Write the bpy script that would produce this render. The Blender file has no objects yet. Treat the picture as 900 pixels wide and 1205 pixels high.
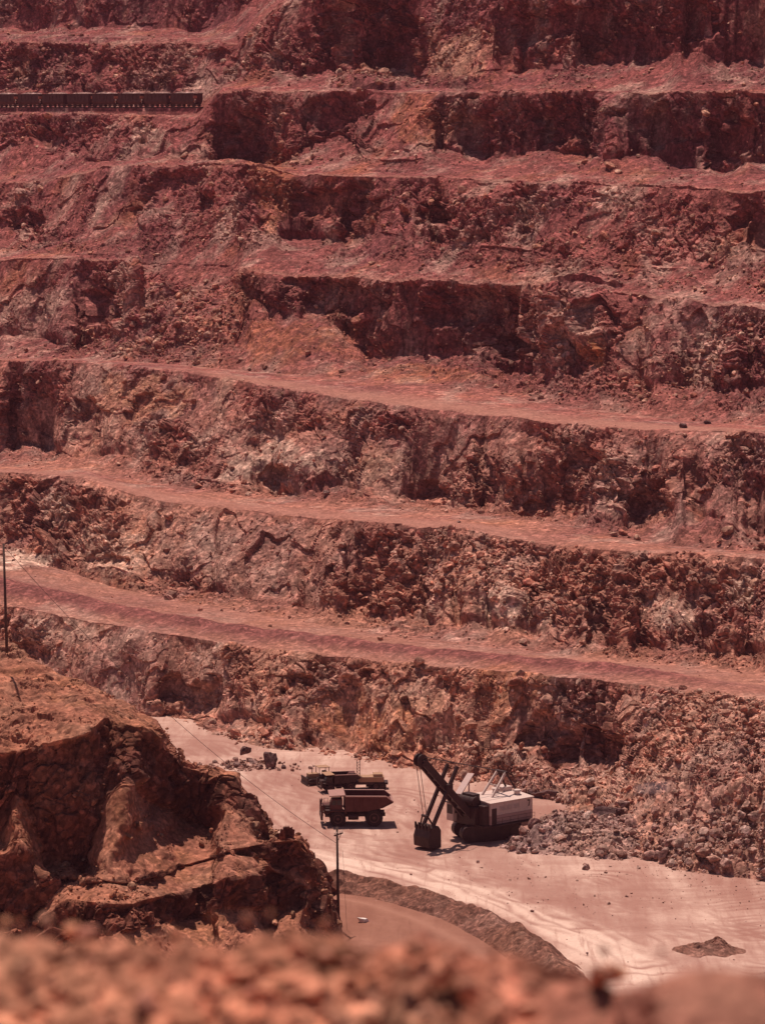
import bpy, bmesh, math, random
import numpy as np
from mathutils import Vector, Matrix

R = math.radians
random.seed(7)
rng = np.random.default_rng(11)
scene = bpy.context.scene
COL = scene.collection
DETAIL = 1.0

# ------------------------------------------------------------------ camera frame (used to survey the photograph)
CAMZ = 100.0
PITCH = math.atan(0.118)
F = 4000.0
CP, SP = math.cos(PITCH), math.sin(PITCH)


def ray(u, v):
    a = (np.asarray(u, float) - 450.0) / F
    b = (602.5 - np.asarray(v, float)) / F
    return a, CP + b * SP, -SP + b * CP


def at(u, v, d):
    """world point seen at photo pixel (u, v) and standing d metres north of the camera"""
    x, y, z = ray(u, v)
    t = d / y
    return np.stack(np.broadcast_arrays(x * t, d + 0 * t, CAMZ + z * t), -1)


def on_floor(u, v, z=0.0):
    x, y, zz = ray(u, v)
    t = (z - CAMZ) / zz
    return np.stack(np.broadcast_arrays(x * t, y * t, z + 0 * t), -1)


# ------------------------------------------------------------------ numpy noise
def _h(ix, iy, iz, s):
    h = (ix.astype(np.uint32) * np.uint32(374761393) + iy.astype(np.uint32) * np.uint32(668265263)
         + iz.astype(np.uint32) * np.uint32(2147483647 - 98) + np.uint32((s * 974634777) & 0xffffffff))
    h = (h ^ (h >> np.uint32(13))) * np.uint32(1274126177)
    h = (h ^ (h >> np.uint32(16))) * np.uint32(2246822519)
    return h ^ (h >> np.uint32(15))


def _f(h):
    return (h & np.uint32(0xffffff)).astype(np.float32) / np.float32(0xffffff)


def vnoise(p, s=0):
    p = np.asarray(p, np.float32)
    i = np.floor(p).astype(np.int32)
    f = p - i
    f = f * f * f * (f * (f * 6 - 15) + 10)
    out = 0
    for dx in (0, 1):
        wx = f[:, 0] if dx else 1 - f[:, 0]
        for dy in (0, 1):
            wy = f[:, 1] if dy else 1 - f[:, 1]
            for dz in (0, 1):
                wz = f[:, 2] if dz else 1 - f[:, 2]
                out = out + wx * wy * wz * _f(_h(i[:, 0] + dx, i[:, 1] + dy, i[:, 2] + dz, s))
    return out * 2 - 1


def fbm(p, s=0, octv=4, gain=0.5):
    a, tot, out = 1.0, 0.0, 0
    p = np.asarray(p, np.float32)
    for k in range(octv):
        out = out + a * vnoise(p, s + k * 17)
        tot += a
        a *= gain
        p = p * 2.03 + 5.7
    return out / tot * 1.6


def facet(p, s=0, tilt=0.9, crack=0.0):
    """fractured rock: every Voronoi block is a plane of its own offset and dip"""
    n = len(p)
    out = np.empty(n, np.float32)
    for a in range(0, n, 120000):
        q = np.asarray(p[a:a + 120000], np.float32)
        b = np.floor(q - 0.5).astype(np.int32)
        best = np.full(len(q), 9e9, np.float32)
        sec = best.copy()
        val = np.zeros(len(q), np.float32)
        for dx in (0, 1):
            for dy in (0, 1):
                for dz in (0, 1):
                    ix, iy, iz = b[:, 0] + dx, b[:, 1] + dy, b[:, 2] + dz
                    h1 = _h(ix, iy, iz, s)
                    h2 = _h(ix, iy, iz, s + 31)
                    rx = q[:, 0] - ix - (h1 & np.uint32(1023)).astype(np.float32) / 1023
                    ry = q[:, 1] - iy - ((h1 >> np.uint32(10)) & np.uint32(1023)).astype(np.float32) / 1023
                    rz = q[:, 2] - iz - ((h1 >> np.uint32(20)) & np.uint32(1023)).astype(np.float32) / 1023
                    d = rx * rx + ry * ry + rz * rz
                    tx = (h2 & np.uint32(255)).astype(np.float32) / 127.5 - 1
                    ty = ((h2 >> np.uint32(8)) & np.uint32(255)).astype(np.float32) / 127.5 - 1
                    tz = ((h2 >> np.uint32(16)) & np.uint32(255)).astype(np.float32) / 127.5 - 1
                    of = ((h2 >> np.uint32(24)) & np.uint32(255)).astype(np.float32) / 127.5 - 1
                    v = of * 0.6 + tilt * (tx * rx + ty * ry + tz * rz)
                    m = d < best
                    sec = np.where(m, best, np.minimum(sec, d))
                    val = np.where(m, v, val)
                    best = np.where(m, d, best)
        if crack:
            e = np.sqrt(sec) - np.sqrt(best)
            val = val - crack * np.exp(-(e / 0.07) ** 2)
        out[a:a + 120000] = val
    return out


def ss(a, b, x):
    t = np.clip((x - a) / (b - a), 0, 1)
    return t * t * (3 - 2 * t)


def blur(A, r):
    if r < 1:
        return A
    for ax in (0, 1):
        pad = [(0, 0)] * A.ndim
        pad[ax] = (r + 1, r)
        c = np.cumsum(np.pad(A, pad, mode='edge'), axis=ax)
        n = A.shape[ax]
        A = (np.take(c, range(2 * r + 1, 2 * r + 1 + n), ax) - np.take(c, range(0, n), ax)) / (2 * r + 1)
    return A


def grid_normals(P, r):
    Q = blur(P, r)
    N = np.cross(np.gradient(Q, axis=1), np.gradient(Q, axis=0))
    return N / np.maximum(np.linalg.norm(N, axis=2, keepdims=True), 1e-9)


# ------------------------------------------------------------------ object helpers
def tag(o, label=None, cat=None, group=None, kind=None):
    if label: o['label'] = label
    if cat: o['category'] = cat
    if group: o['group'] = group
    if kind: o['kind'] = kind
    return o


def link_mesh(name, verts, faces, mat=None, parent=None, smooth=False, attrs=None):
    me = bpy.data.meshes.new(name)
    V = np.asarray(verts, np.float32).reshape(-1, 3)
    me.vertices.add(len(V))
    me.vertices.foreach_set('co', V.ravel())
    if isinstance(faces, np.ndarray):
        k = faces.shape[1]
        idx = faces.astype(np.int32).ravel()
        st = np.arange(0, len(idx), k, dtype=np.int32)
        n = len(faces)
    else:
        idx = np.fromiter((i for f in faces for i in f), np.int32)
        ln = np.array([len(f) for f in faces])
        st = np.concatenate([[0], np.cumsum(ln)[:-1]]).astype(np.int32)
        n = len(faces)
    me.loops.add(len(idx))
    me.loops.foreach_set('vertex_index', idx)
    me.polygons.add(n)
    me.polygons.foreach_set('loop_start', st)
    for an, av in (attrs or {}).items():
        at_ = me.attributes.new(an, 'FLOAT', 'POINT')
        at_.data.foreach_set('value', np.asarray(av, np.float32).ravel())
    me.update(calc_edges=True)
    if not smooth:
        me.shade_flat()
    if mat: me.materials.append(mat)
    o = bpy.data.objects.new(name, me)
    COL.objects.link(o)
    if parent: o.parent = parent
    return o


def empty(name, loc, rz=0.0):
    o = bpy.data.objects.new(name, None)
    COL.objects.link(o)
    o.location = [float(c) for c in loc]
    o.rotation_euler = (0, 0, rz)
    o.empty_display_size = 0.3
    return o


def copy_tree(o, parent=None):
    c = o.copy()
    COL.objects.link(c)
    c.parent = parent
    for ch in list(o.children):
        copy_tree(ch, c)
    return c


def grid_faces(nr, nc, keep=None):
    i = np.arange(nr * nc).reshape(nr, nc)
    q = np.stack([i[:-1, :-1], i[:-1, 1:], i[1:, 1:], i[1:, :-1]], -1).reshape(-1, 4)
    return q if keep is None else q[keep.reshape(-1)]


def submesh(name, P, attrs, keep, mat, smooth=False):
    nr, nc = P.shape[:2]
    q = grid_faces(nr, nc, keep)
    used = np.unique(q)
    mp = np.full(nr * nc, -1, np.int64)
    mp[used] = np.arange(len(used))
    return link_mesh(name, P.reshape(-1, 3)[used], mp[q], mat, None, smooth,
                     {k: a.reshape(-1)[used] for k, a in attrs.items()})


class MB:
    def __init__(s): s.v, s.f = [], []

    def add(s, vs, fs):
        n = len(s.v)
        s.v += [tuple(float(c) for c in p) for p in vs]
        s.f += [tuple(i + n for i in f) for f in fs]
        return s

    def box(s, x0, x1, y0, y1, z0, z1, bev=0.0, M=None):
        bm = bmesh.new()
        vs = [bm.verts.new(p) for p in ((x0, y0, z0), (x1, y0, z0), (x1, y1, z0), (x0, y1, z0), (x0, y0, z1), (x1, y0, z1), (x1, y1, z1), (x0, y1, z1))]
        for f in ((0, 3, 2, 1), (4, 5, 6, 7), (0, 1, 5, 4), (1, 2, 6, 5), (2, 3, 7, 6), (3, 0, 4, 7)):
            bm.faces.new([vs[i] for i in f])
        if bev:
            bmesh.ops.bevel(bm, geom=bm.edges[:], offset=bev, segments=2, affect='EDGES', profile=0.5)
        return s.bm(bm, M)

    def bm(s, bm, M=None):
        if M is not None: bmesh.ops.transform(bm, matrix=M, verts=bm.verts[:])
        bm.verts.index_update()
        s.add([v.co for v in bm.verts], [[v.index for v in f.verts] for f in bm.faces])
        bm.free()
        return s

    def prism(s, poly, y0, y1, bev=0.0, axis='y'):
        """poly in (x, z) extruded along y (or (y, z) along x)"""
        bm = bmesh.new()
        mk = (lambda a, b, y: (a, y, b)) if axis == 'y' else (lambda a, b, y: (y, a, b))
        A = [bm.verts.new(mk(a, b, y0)) for a, b in poly]
        B = [bm.verts.new(mk(a, b, y1)) for a, b in poly]
        n = len(poly)
        bm.faces.new(A)
        bm.faces.new(B[::-1])
        for i in range(n): bm.faces.new((A[i], B[i], B[(i + 1) % n], A[(i + 1) % n]))
        bmesh.ops.recalc_face_normals(bm, faces=bm.faces[:])
        if bev: bmesh.ops.bevel(bm, geom=bm.edges[:], offset=bev, segments=2, affect='EDGES', profile=0.5)
        return s.bm(bm)

    def tube(s, a, b, r, r2=None, n=10):
        a, b = Vector(a), Vector(b)
        d = b - a
        bm = bmesh.new()
        M = Matrix.Translation((a + b) / 2) @ d.to_track_quat('Z', 'Y').to_matrix().to_4x4()
        bmesh.ops.create_cone(bm, cap_ends=True, segments=n, radius1=r, radius2=r if r2 is None else r2, depth=d.length, matrix=M)
        return s.bm(bm)

    def beam(s, a, b, w, h, bev=0.0, up=(0, 0, 1)):
        """square bar from a to b, w wide sideways and h deep"""
        a, b = Vector(a), Vector(b)
        x = (b - a).normalized()
        y = Vector(up).cross(x)
        y = y.normalized() if y.length > 1e-4 else Vector((0, 1, 0))
        z = x.cross(y)
        M = Matrix((x, y, z)).transposed().to_4x4()
        M.translation = a
        return s.box(0, (b - a).length, -w / 2, w / 2, -h / 2, h / 2, bev, M)

    def lathe(s, prof, c, axis='y', n=24):
        """prof = (radius, offset along axis)"""
        vs, fs = [], []
        for r, o in prof:
            for k in range(n):
                t = 2 * math.pi * k / n
                p = (r * math.cos(t), o, r * math.sin(t)) if axis == 'y' else ((r * math.cos(t), r * math.sin(t), o) if axis == 'z' else (o, r * math.cos(t), r * math.sin(t)))
                vs.append((c[0] + p[0], c[1] + p[1], c[2] + p[2]))
        m = len(prof)
        for j in range(m - 1):
            for k in range(n):
                fs.append((j * n + k, j * n + (k + 1) % n, (j + 1) * n + (k + 1) % n, (j + 1) * n + k))
        fs.append(tuple(range(n)))
        fs.append(tuple((m - 1) * n + k for k in range(n))[::-1])
        return s.add(vs, fs)

    def build(s, name, mat, parent=None, smooth=False, recalc=True):
        o = link_mesh(name, s.v, s.f, mat, parent, smooth)
        if recalc:
            b = bmesh.new()
            b.from_mesh(o.data)
            bmesh.ops.recalc_face_normals(b, faces=b.faces[:])
            b.to_mesh(o.data)
            b.free()
            if not smooth: o.data.shade_flat()
        return o


# ------------------------------------------------------------------ materials
def nodes(name):
    m = bpy.data.materials.new(name)
    m.use_nodes = True
    nt = m.node_tree
    b = nt.nodes['Principled BSDF']
    b.inputs['Roughness'].default_value = 0.95
    b.inputs['Specular IOR Level'].default_value = 0.12
    return m, nt, b


def nd(nt, t, **kw):
    n = nt.nodes.new(t)
    for k, v in kw.items():
        if k in n.inputs: n.inputs[k].default_value = v
        else: setattr(n, k, v)
    return n


def noise(nt, vec, scale, detail=5, rough=0.6, lo=0.35, hi=0.65):
    n = nd(nt, 'ShaderNodeTexNoise', Scale=scale, Detail=detail, Roughness=rough)
    nt.links.new(vec, n.inputs['Vector'])
    r = nd(nt, 'ShaderNodeMapRange')
    r.inputs['From Min'].default_value = lo
    r.inputs['From Max'].default_value = hi
    nt.links.new(n.outputs[0], r.inputs['Value'])
    return r.outputs[0]


def mixc(nt, fac, a, b, mode='MIX'):
    m = nt.nodes.new('ShaderNodeMix')
    m.data_type = 'RGBA'
    m.blend_type = mode
    for sock, val in ((0, fac), (6, a), (7, b)):
        if isinstance(val, (int, float)): m.inputs[sock].default_value = val
        elif isinstance(val, tuple): m.inputs[sock].default_value = (*val, 1)
        else: nt.links.new(val, m.inputs[sock])
    return m.outputs[2]


def math_(nt, op, a, b, clamp=True):
    m = nd(nt, 'ShaderNodeMath', operation=op, use_clamp=clamp)
    for k, v in ((0, a), (1, b)):
        if isinstance(v, (int, float)): m.inputs[k].default_value = v
        else: nt.links.new(v, m.inputs[k])
    return m.outputs[0]


def attr(nt, name):
    return nd(nt, 'ShaderNodeAttribute', attribute_name=name).outputs['Fac']


def obj_vec(nt, scale=(1, 1, 1), rot=(0, 0, 0)):
    tc = nt.nodes.new('ShaderNodeTexCoord')
    mp = nd(nt, 'ShaderNodeMapping', Scale=scale, Rotation=rot)
    nt.links.new(tc.outputs['Object'], mp.inputs['Vector'])
    return mp.outputs[0]


def bump(nt, b, h, strength, dist):
    n = nd(nt, 'ShaderNodeBump', Strength=strength, Distance=dist)
    nt.links.new(h, n.inputs['Height'])
    nt.links.new(n.outputs[0], b.inputs['Normal'])


def rock_mat(name, hi, lo, pale, orange, road, fine=1.0, bumpd=0.12):
    m, nt, b = nodes(name)
    v = obj_vec(nt)
    vs = obj_vec(nt, (1, 1, 0.45), (0.5, 0.35, 0.2))
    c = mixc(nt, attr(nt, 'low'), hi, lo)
    c = mixc(nt, math_(nt, 'MULTIPLY', noise(nt, vs, 0.055, 4, 0.6, 0.42, 0.66), 0.75), c, tuple(x * k for x, k in zip(hi, (0.62, 0.62, 0.78))))   # dark purple seams
    c = mixc(nt, math_(nt, 'MULTIPLY', noise(nt, vs, 0.11 * fine, 6, 0.65, 0.5, 0.75), 0.8), c, pale)
    c = mixc(nt, math_(nt, 'MULTIPLY', noise(nt, v, 0.07, 5, 0.6, 0.55, 0.75), 0.5), c, orange)
    c = mixc(nt, math_(nt, 'MULTIPLY', attr(nt, 'pale'), noise(nt, vs, 0.5, 5, 0.7, 0.3, 0.55)), c, pale)
    c = mixc(nt, math_(nt, 'MULTIPLY', attr(nt, 'rust'), noise(nt, vs, 0.5, 5, 0.7, 0.3, 0.55)), c, orange)
    rc = mixc(nt, noise(nt, v, 0.25, 5, 0.7, 0.35, 0.7), road, tuple(x * 0.82 for x in road))
    c = mixc(nt, attr(nt, 'tone_and_shade'), c, mixc(nt, 1.0, c, (0.42, 0.36, 0.40), 'MULTIPLY'))  # darkens talus and roads; on steep faces it is painted shade
    c = mixc(nt, attr(nt, 'dust'), c, rc)
    c = mixc(nt, attr(nt, 'soil'), c, (0.20, 0.062, 0.058))
    for vsc, lo_, hi_ in ((0.8 * fine, 0.72, 1.38), (2.1 * fine, 0.66, 1.5)):
        vo = nd(nt, 'ShaderNodeTexVoronoi', Scale=vsc)
        wv = nd(nt, 'ShaderNodeTexNoise', Scale=vsc * 1.7, Detail=3)
        nt.links.new(v, wv.inputs['Vector'])
        av = nd(nt, 'ShaderNodeVectorMath', operation='MULTIPLY_ADD')
        nt.links.new(wv.outputs[1], av.inputs[0])
        av.inputs[1].default_value = (0.35 / vsc,) * 3
        nt.links.new(v, av.inputs[2])
        nt.links.new(av.outputs[0], vo.inputs['Vector'])
        sp = nt.nodes.new('ShaderNodeSeparateColor')
        nt.links.new(vo.outputs['Color'], sp.inputs[0])
        pw_ = math_(nt, 'POWER', sp.outputs[0], 1.8)
        mr = nd(nt, 'ShaderNodeMapRange')
        mr.inputs['To Min'].default_value = lo_
        mr.inputs['To Max'].default_value = hi_
        nt.links.new(pw_, mr.inputs['Value'])
        cc = nd(nt, 'ShaderNodeCombineColor')
        for k in range(3): nt.links.new(mr.outputs[0], cc.inputs[k])
        c = mixc(nt, math_(nt, 'SUBTRACT', 1.0, math_(nt, 'MULTIPLY', attr(nt, 'dust'), 0.8)), c, mixc(nt, 1.0, c, cc.outputs[0], 'MULTIPLY'))
    g = nd(nt, 'ShaderNodeMapRange')
    n2 = nd(nt, 'ShaderNodeTexNoise', Scale=1.6 * fine, Detail=6, Roughness=0.7)
    nt.links.new(v, n2.inputs['Vector'])
    g.inputs['From Min'].default_value = 0.3
    g.inputs['From Max'].default_value = 0.7
    g.inputs['To Min'].default_value = 0.66
    g.inputs['To Max'].default_value = 1.3
    nt.links.new(n2.outputs[0], g.inputs['Value'])
    gc = nd(nt, 'ShaderNodeCombineColor')
    for k in range(3): nt.links.new(g.outputs[0], gc.inputs[k])
    c = mixc(nt, 1.0, c, gc.outputs[0], 'MULTIPLY')
    nt.links.new(c, b.inputs['Base Color'])
    n3 = nd(nt, 'ShaderNodeTexNoise', Scale=2.4 * fine, Detail=8, Roughness=0.75)
    nt.links.new(v, n3.inputs['Vector'])
    bump(nt, b, n3.outputs[0], 0.9, bumpd)
    return m


def paint(name, col, dust=(0.42, 0.2, 0.17), amount=0.45, rough=0.55, scale=1.2, metal=0.0):
    m, nt, b = nodes(name)
    v = obj_vec(nt)
    f = math_(nt, 'MULTIPLY', noise(nt, v, scale, 6, 0.7, 0.35, 0.7), amount)
    c = mixc(nt, f, col, dust)
    c = mixc(nt, math_(nt, 'MULTIPLY', noise(nt, obj_vec(nt, (1, 1, 0.15)), scale * 3, 4, 0.6, 0.5, 0.75), 0.35), c, tuple(x * 0.5 for x in col))
    nt.links.new(c, b.inputs['Base Color'])
    b.inputs['Roughness'].default_value = rough
    b.inputs['Specular IOR Level'].default_value = 0.3
    b.inputs['Metallic'].default_value = metal
    return m


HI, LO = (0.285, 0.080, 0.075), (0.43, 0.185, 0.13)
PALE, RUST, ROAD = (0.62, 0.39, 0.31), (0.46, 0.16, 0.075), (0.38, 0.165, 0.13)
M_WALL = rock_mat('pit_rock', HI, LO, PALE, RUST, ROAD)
M_BLUFF = rock_mat('bluff_rock', (0.37, 0.135, 0.085), (0.40, 0.155, 0.097), (0.45, 0.25, 0.17), (0.34, 0.135, 0.07), (0.39, 0.158, 0.105))
M_LEDGE = rock_mat('ledge_rock', (0.60, 0.235, 0.145), (0.36, 0.14, 0.10), (0.72, 0.40, 0.28), (0.56, 0.22, 0.11), (0.34, 0.13, 0.095), 6.0, 0.01)
M_RUB = rock_mat('rubble_rock', (0.36, 0.20, 0.178), (0.38, 0.19, 0.145), (0.60, 0.41, 0.36), (0.36, 0.16, 0.10), ROAD, 1.5)
M_BERM = rock_mat('berm_soil', (0.19, 0.08, 0.055), (0.19, 0.08, 0.055), (0.35, 0.19, 0.15), (0.24, 0.11, 0.08), ROAD, 1.5)


def floor_mat(name, base, light, dark):
    m, nt, b = nodes(name)
    v = obj_vec(nt)
    st = obj_vec(nt, (1, 0.16, 1), (0, 0, R(-38)))
    st2 = obj_vec(nt, (0.12, 1, 1), (0, 0, R(8)))
    c = mixc(nt, noise(nt, v, 0.045, 5, 0.65, 0.35, 0.65), base, dark)
    c = mixc(nt, math_(nt, 'MULTIPLY', noise(nt, st, 0.16, 6, 0.65, 0.42, 0.7), 0.75), c, light)
    c = mixc(nt, math_(nt, 'MULTIPLY', noise(nt, st2, 0.35, 6, 0.65, 0.48, 0.7), 0.55), c, dark)
    c = mixc(nt, attr(nt, 'pale'), c, light)
    c = mixc(nt, attr(nt, 'rust'), c, dark)
    c = mixc(nt, math_(nt, 'MULTIPLY', noise(nt, v, 1.4, 6, 0.75, 0.45, 0.7), 0.3), c, tuple(x * 0.7 for x in base))
    nt.links.new(c, b.inputs['Base Color'])
    st3 = obj_vec(nt, (1.6, 0.12, 1), (0, 0, R(-52)))
    c = mixc(nt, math_(nt, 'MULTIPLY', noise(nt, st3, 0.7, 5, 0.6, 0.55, 0.68), 0.5), c, dark)
    c = mixc(nt, math_(nt, 'MULTIPLY', noise(nt, v, 3.5, 4, 0.7, 0.58, 0.68), 0.5), c, tuple(x * 0.5 for x in base))
    nt.links.new(c, b.inputs['Base Color'])
    n3 = nd(nt, 'ShaderNodeTexNoise', Scale=1.6, Detail=8, Roughness=0.75)
    nt.links.new(v, n3.inputs['Vector'])
    bump(nt, b, n3.outputs[0], 0.6, 0.12)
    return m


M_FLOOR = floor_mat('pit_floor_dust', (0.47, 0.275, 0.228), (0.72, 0.50, 0.42), (0.31, 0.145, 0.118))
M_ROAD = floor_mat('road_dirt', (0.29, 0.125, 0.09), (0.36, 0.17, 0.125), (0.22, 0.09, 0.065))

# ------------------------------------------------------------------ the pit wall
NC = int(1250 * DETAIL)
U = np.linspace(-170, 1070, NC)


def cv(*pts):
    a = np.array(pts, float).reshape(-1, 2)
    return np.interp(U, a[:, 0], a[:, 1])


q = 1.0 / (1.0 + 0.22 * (U - 450) / 900.0)


def wob(seed, amp, wl=14.0):
    x = np.stack([U * 0.13 / wl, np.full(NC, seed * 3.1), np.zeros(NC)], -1)
    return fbm(x, seed, 3) * amp


# outer edge, inner edge, foot of the rock and next outer edge of every bench: photo rows and distances
crest_v = {
    1: cv(-170, 690, 0, 712, 100, 731, 200, 747, 300, 762, 400, 773, 500, 783, 600, 791, 700, 800, 800, 811, 900, 824, 1070, 845),
    2: cv(-170, 540, 0, 555, 100, 563, 150, 580, 200, 591, 280, 601, 380, 611, 450, 616, 550, 623, 600, 635, 700, 646, 800, 652, 900, 657, 1070, 664),
    3: cv(-170, 420, 0, 425, 100, 427, 200, 435, 250, 443, 320, 456, 400, 468, 500, 481, 600, 491, 700, 503, 800, 508, 900, 511, 1070, 516),
    4: cv(-170, 304, 0, 305, 165, 303, 230, 312, 280, 312, 300, 320, 420, 327, 500, 330, 640, 336, 700, 343, 800, 353, 900, 363, 1070, 375),
    5: cv(-170, 218, 0, 215, 60, 212, 120, 195, 280, 193, 345, 205, 520, 208, 600, 213, 700, 217, 800, 221, 900, 225, 1070, 230),
    6: cv(-170, 136, 0, 134, 232, 135, 258, 110, 300, 106, 340, 108, 600, 109, 900, 108, 1070, 108),
    7: cv(-170, 51, 0, 50, 280, 50, 330, 5, 400, -30, 900, -40, 1070, -42),
    8: cv(-170, -60, 0, -60, 400, -120, 1070, -130),
}
toe_v = {
    1: cv(-170, 634, 0, 650, 80, 672, 130, 690, 200, 706, 300, 722, 450, 746, 600, 763, 700, 774, 800, 783, 900, 792, 1070, 806),
    2: cv(-170, 540, 0, 548, 100, 551, 150, 562, 200, 571, 300, 585, 400, 594, 480, 602, 560, 606, 640, 614, 700, 628, 780, 641, 900, 650, 1070, 657),
    3: cv(-170, 416, 0, 421, 100, 422, 200, 428, 300, 437, 400, 444, 500, 454, 600, 468, 700, 482, 800, 494, 900, 501, 1070, 508),
    4: cv(-170, 298, 0, 299, 165, 298, 280, 302, 400, 312, 500, 320, 640, 327, 800, 342, 900, 352, 1070, 364),
    5: cv(-170, 212, 0, 209, 60, 205, 120, 189, 280, 188, 345, 199, 420, 199, 520, 203, 700, 210, 900, 217, 1070, 222),
    6: cv(-170, 132, 0, 130, 235, 131, 262, 102, 300, 100, 450, 104, 600, 105, 900, 104, 1070, 104),
    7: cv(-170, 44, 0, 41, 100, 43, 200, 45, 280, 46, 330, 0, 400, -36, 900, -46, 1070, -48),
}
foot_v = {   # foot of the rock face that rises to crest k
    1: cv(-170, 850, 100, 850, 195, 846, 240, 846, 280, 842, 330, 862, 380, 878, 430, 886, 500, 892, 560, 893, 610, 878, 640, 900, 690, 908, 730, 900, 780, 912, 900, 928, 1070, 945),
    2: cv(-170, 606, 0, 628, 60, 640, 100, 662, 200, 688, 300, 705, 450, 725, 600, 742, 700, 752, 800, 762, 900, 770, 1070, 785),
    3: cv(-170, 515, 0, 520, 60, 527, 150, 540, 250, 556, 320, 578, 400, 575, 500, 592, 600, 602, 650, 606, 700, 598, 740, 618, 800, 600, 900, 632, 1070, 640),
    4: cv(-170, 395, 0, 395, 100, 405, 150, 395, 200, 412, 270, 420, 300, 352, 330, 368, 385, 377, 412, 396, 430, 416, 500, 418, 550, 412, 600, 440, 650, 445, 700, 432, 750, 452, 900, 458, 1070, 465),
    5: cv(-170, 280, 0, 280, 70, 285, 150, 262, 230, 262, 330, 278, 380, 280, 450, 268, 540, 284, 640, 298, 700, 305, 800, 300, 870, 285, 900, 292, 1070, 300),
    6: cv(-170, 187, 0, 187, 100, 192, 190, 182, 240, 186, 280, 225, 330, 195, 400, 155, 455, 166, 500, 162, 570, 190, 600, 182, 650, 178, 770, 186, 850, 200, 900, 190, 1070, 190),
    7: cv(-170, 106, 0, 106, 240, 104, 300, 72, 350, 90, 400, 82, 450, 89, 500, 86, 550, 74, 600, 84, 700, 76, 800, 62, 850, 66, 900, 76, 1070, 76),
    8: cv(-170, 32, 0, 34, 100, 31, 150, 35, 250, 33, 320, -5, 400, -50, 900, -60, 1070, -60),
}
def un(seed, wl, octv=3):
    return fbm(np.stack([U / wl, U * 0 + seed, U * 0], -1), seed, octv)


for k in crest_v:
    crest_v[k] = crest_v[k] + un(200 + k, 38) * (0.8 if k < 4 else 2.2)
for k in foot_v:
    foot_v[k] = foot_v[k] + (np.abs(un(220 + k, 45, 3)) - .35) * (12 if k < 4 else 8)
steep = {    # 1 = sheer, 0 = broken slope
    1: cv(-170, .4, 140, .4, 190, .8, 280, .8, 310, .5, 380, .5, 400, .55, 540, .55, 560, .3, 600, .5, 620, .9, 720, .9, 760, .0, 1070, .0),
    2: cv(-170, .6, 30, .6, 60, .2, 130, .1, 190, .25, 400, .2, 430, .5, 520, .5, 560, .25, 1070, .25),
    3: cv(-170, .9, 50, .8, 110, .25, 280, .05, 320, .1, 420, .2, 480, .5, 620, .4, 680, .5, 720, .5, 800, .5, 900, .5),
    4: cv(-170, .2, 80, .4, 150, .4, 180, 0, 270, 0, 284, 1, 620, 1, 650, .5, 700, .6, 720, .45, 1070, .4),
    5: cv(-170, .5, 80, .4, 140, .5, 210, .5, 260, .1, 325, .2, 340, 1, 430, .95, 460, .4, 500, .6, 560, .3, 680, .4, 840, .5, 860, .9, 1070, .8),
    6: cv(-170, .4, 220, .4, 262, .8, 350, .8, 372, 1, 440, 1, 455, .2, 480, .2, 520, .9, 700, 1, 715, .5, 760, 1, 1070, 1),
    7: cv(-170, .5, 280, .5, 310, .2, 370, .3, 385, 1, 500, 1, 515, .0, 570, .1, 600, 1, 700, .9, 830, 1, 1070, .9),
    8: cv(-170, .4, 280, .3, 1070, .8),
}
for k in steep:
    steep[k] = np.clip(blur(steep[k][:, None], 9)[:, 0] + 0.30 * un(240 + k, 26, 3) - 0.06, 0, 1)
crest_d = {1: 530, 2: 592, 3: 642, 4: 699, 5: 733, 6: 766, 7: 800, 8: 850}
toe_d = {1: 566, 2: 616, 3: 672, 4: 706, 5: 741, 6: 776, 7: 808}
W = {k: wob(k, 3.2) for k in range(0, 9)}
left = ss(330, 60, U)          # the left end is dug back further
cd = {k: crest_d[k] * q + W[k] * (0.8 if k > 1 else 0.5) for k in crest_d}
td = {k: toe_d[k] * q + W[k + 1] * 0.6 for k in toe_d}
td[1] = td[1] + 6 * left
mx = ss(590, 900, U)
cd[1] = cd[1] - 6 * ss(700, 900, U)
fd = {}
for k in range(1, 9):
    run = 21.0 - 18.5 * steep[k]
    if k == 1: run = 16.0 - 12.5 * steep[1] + 12 * ss(720, 800, U)
    fd[k] = cd[k] - run
    if k > 1: fd[k] = np.maximum(fd[k], td[k - 1] + 2.0)
base_v = cv(-170, 862, 100, 862, 195, 858, 240, 868, 280, 882, 340, 889, 400, 900, 450, 908, 500, 912, 545, 925, 600, 930, 640, 950, 690, 975, 740, 1015, 800, 1029, 900, 1042, 1070, 1062)
b3 = on_floor(U, base_v, -0.6)
bd = np.minimum(b3[:, 1], fd[1] - 3.0)
base_v = np.where(b3[:, 1] > bd, 602.5 + F * np.tan(np.arctan((CAMZ + 0.6) / bd) - PITCH), base_v)

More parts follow.
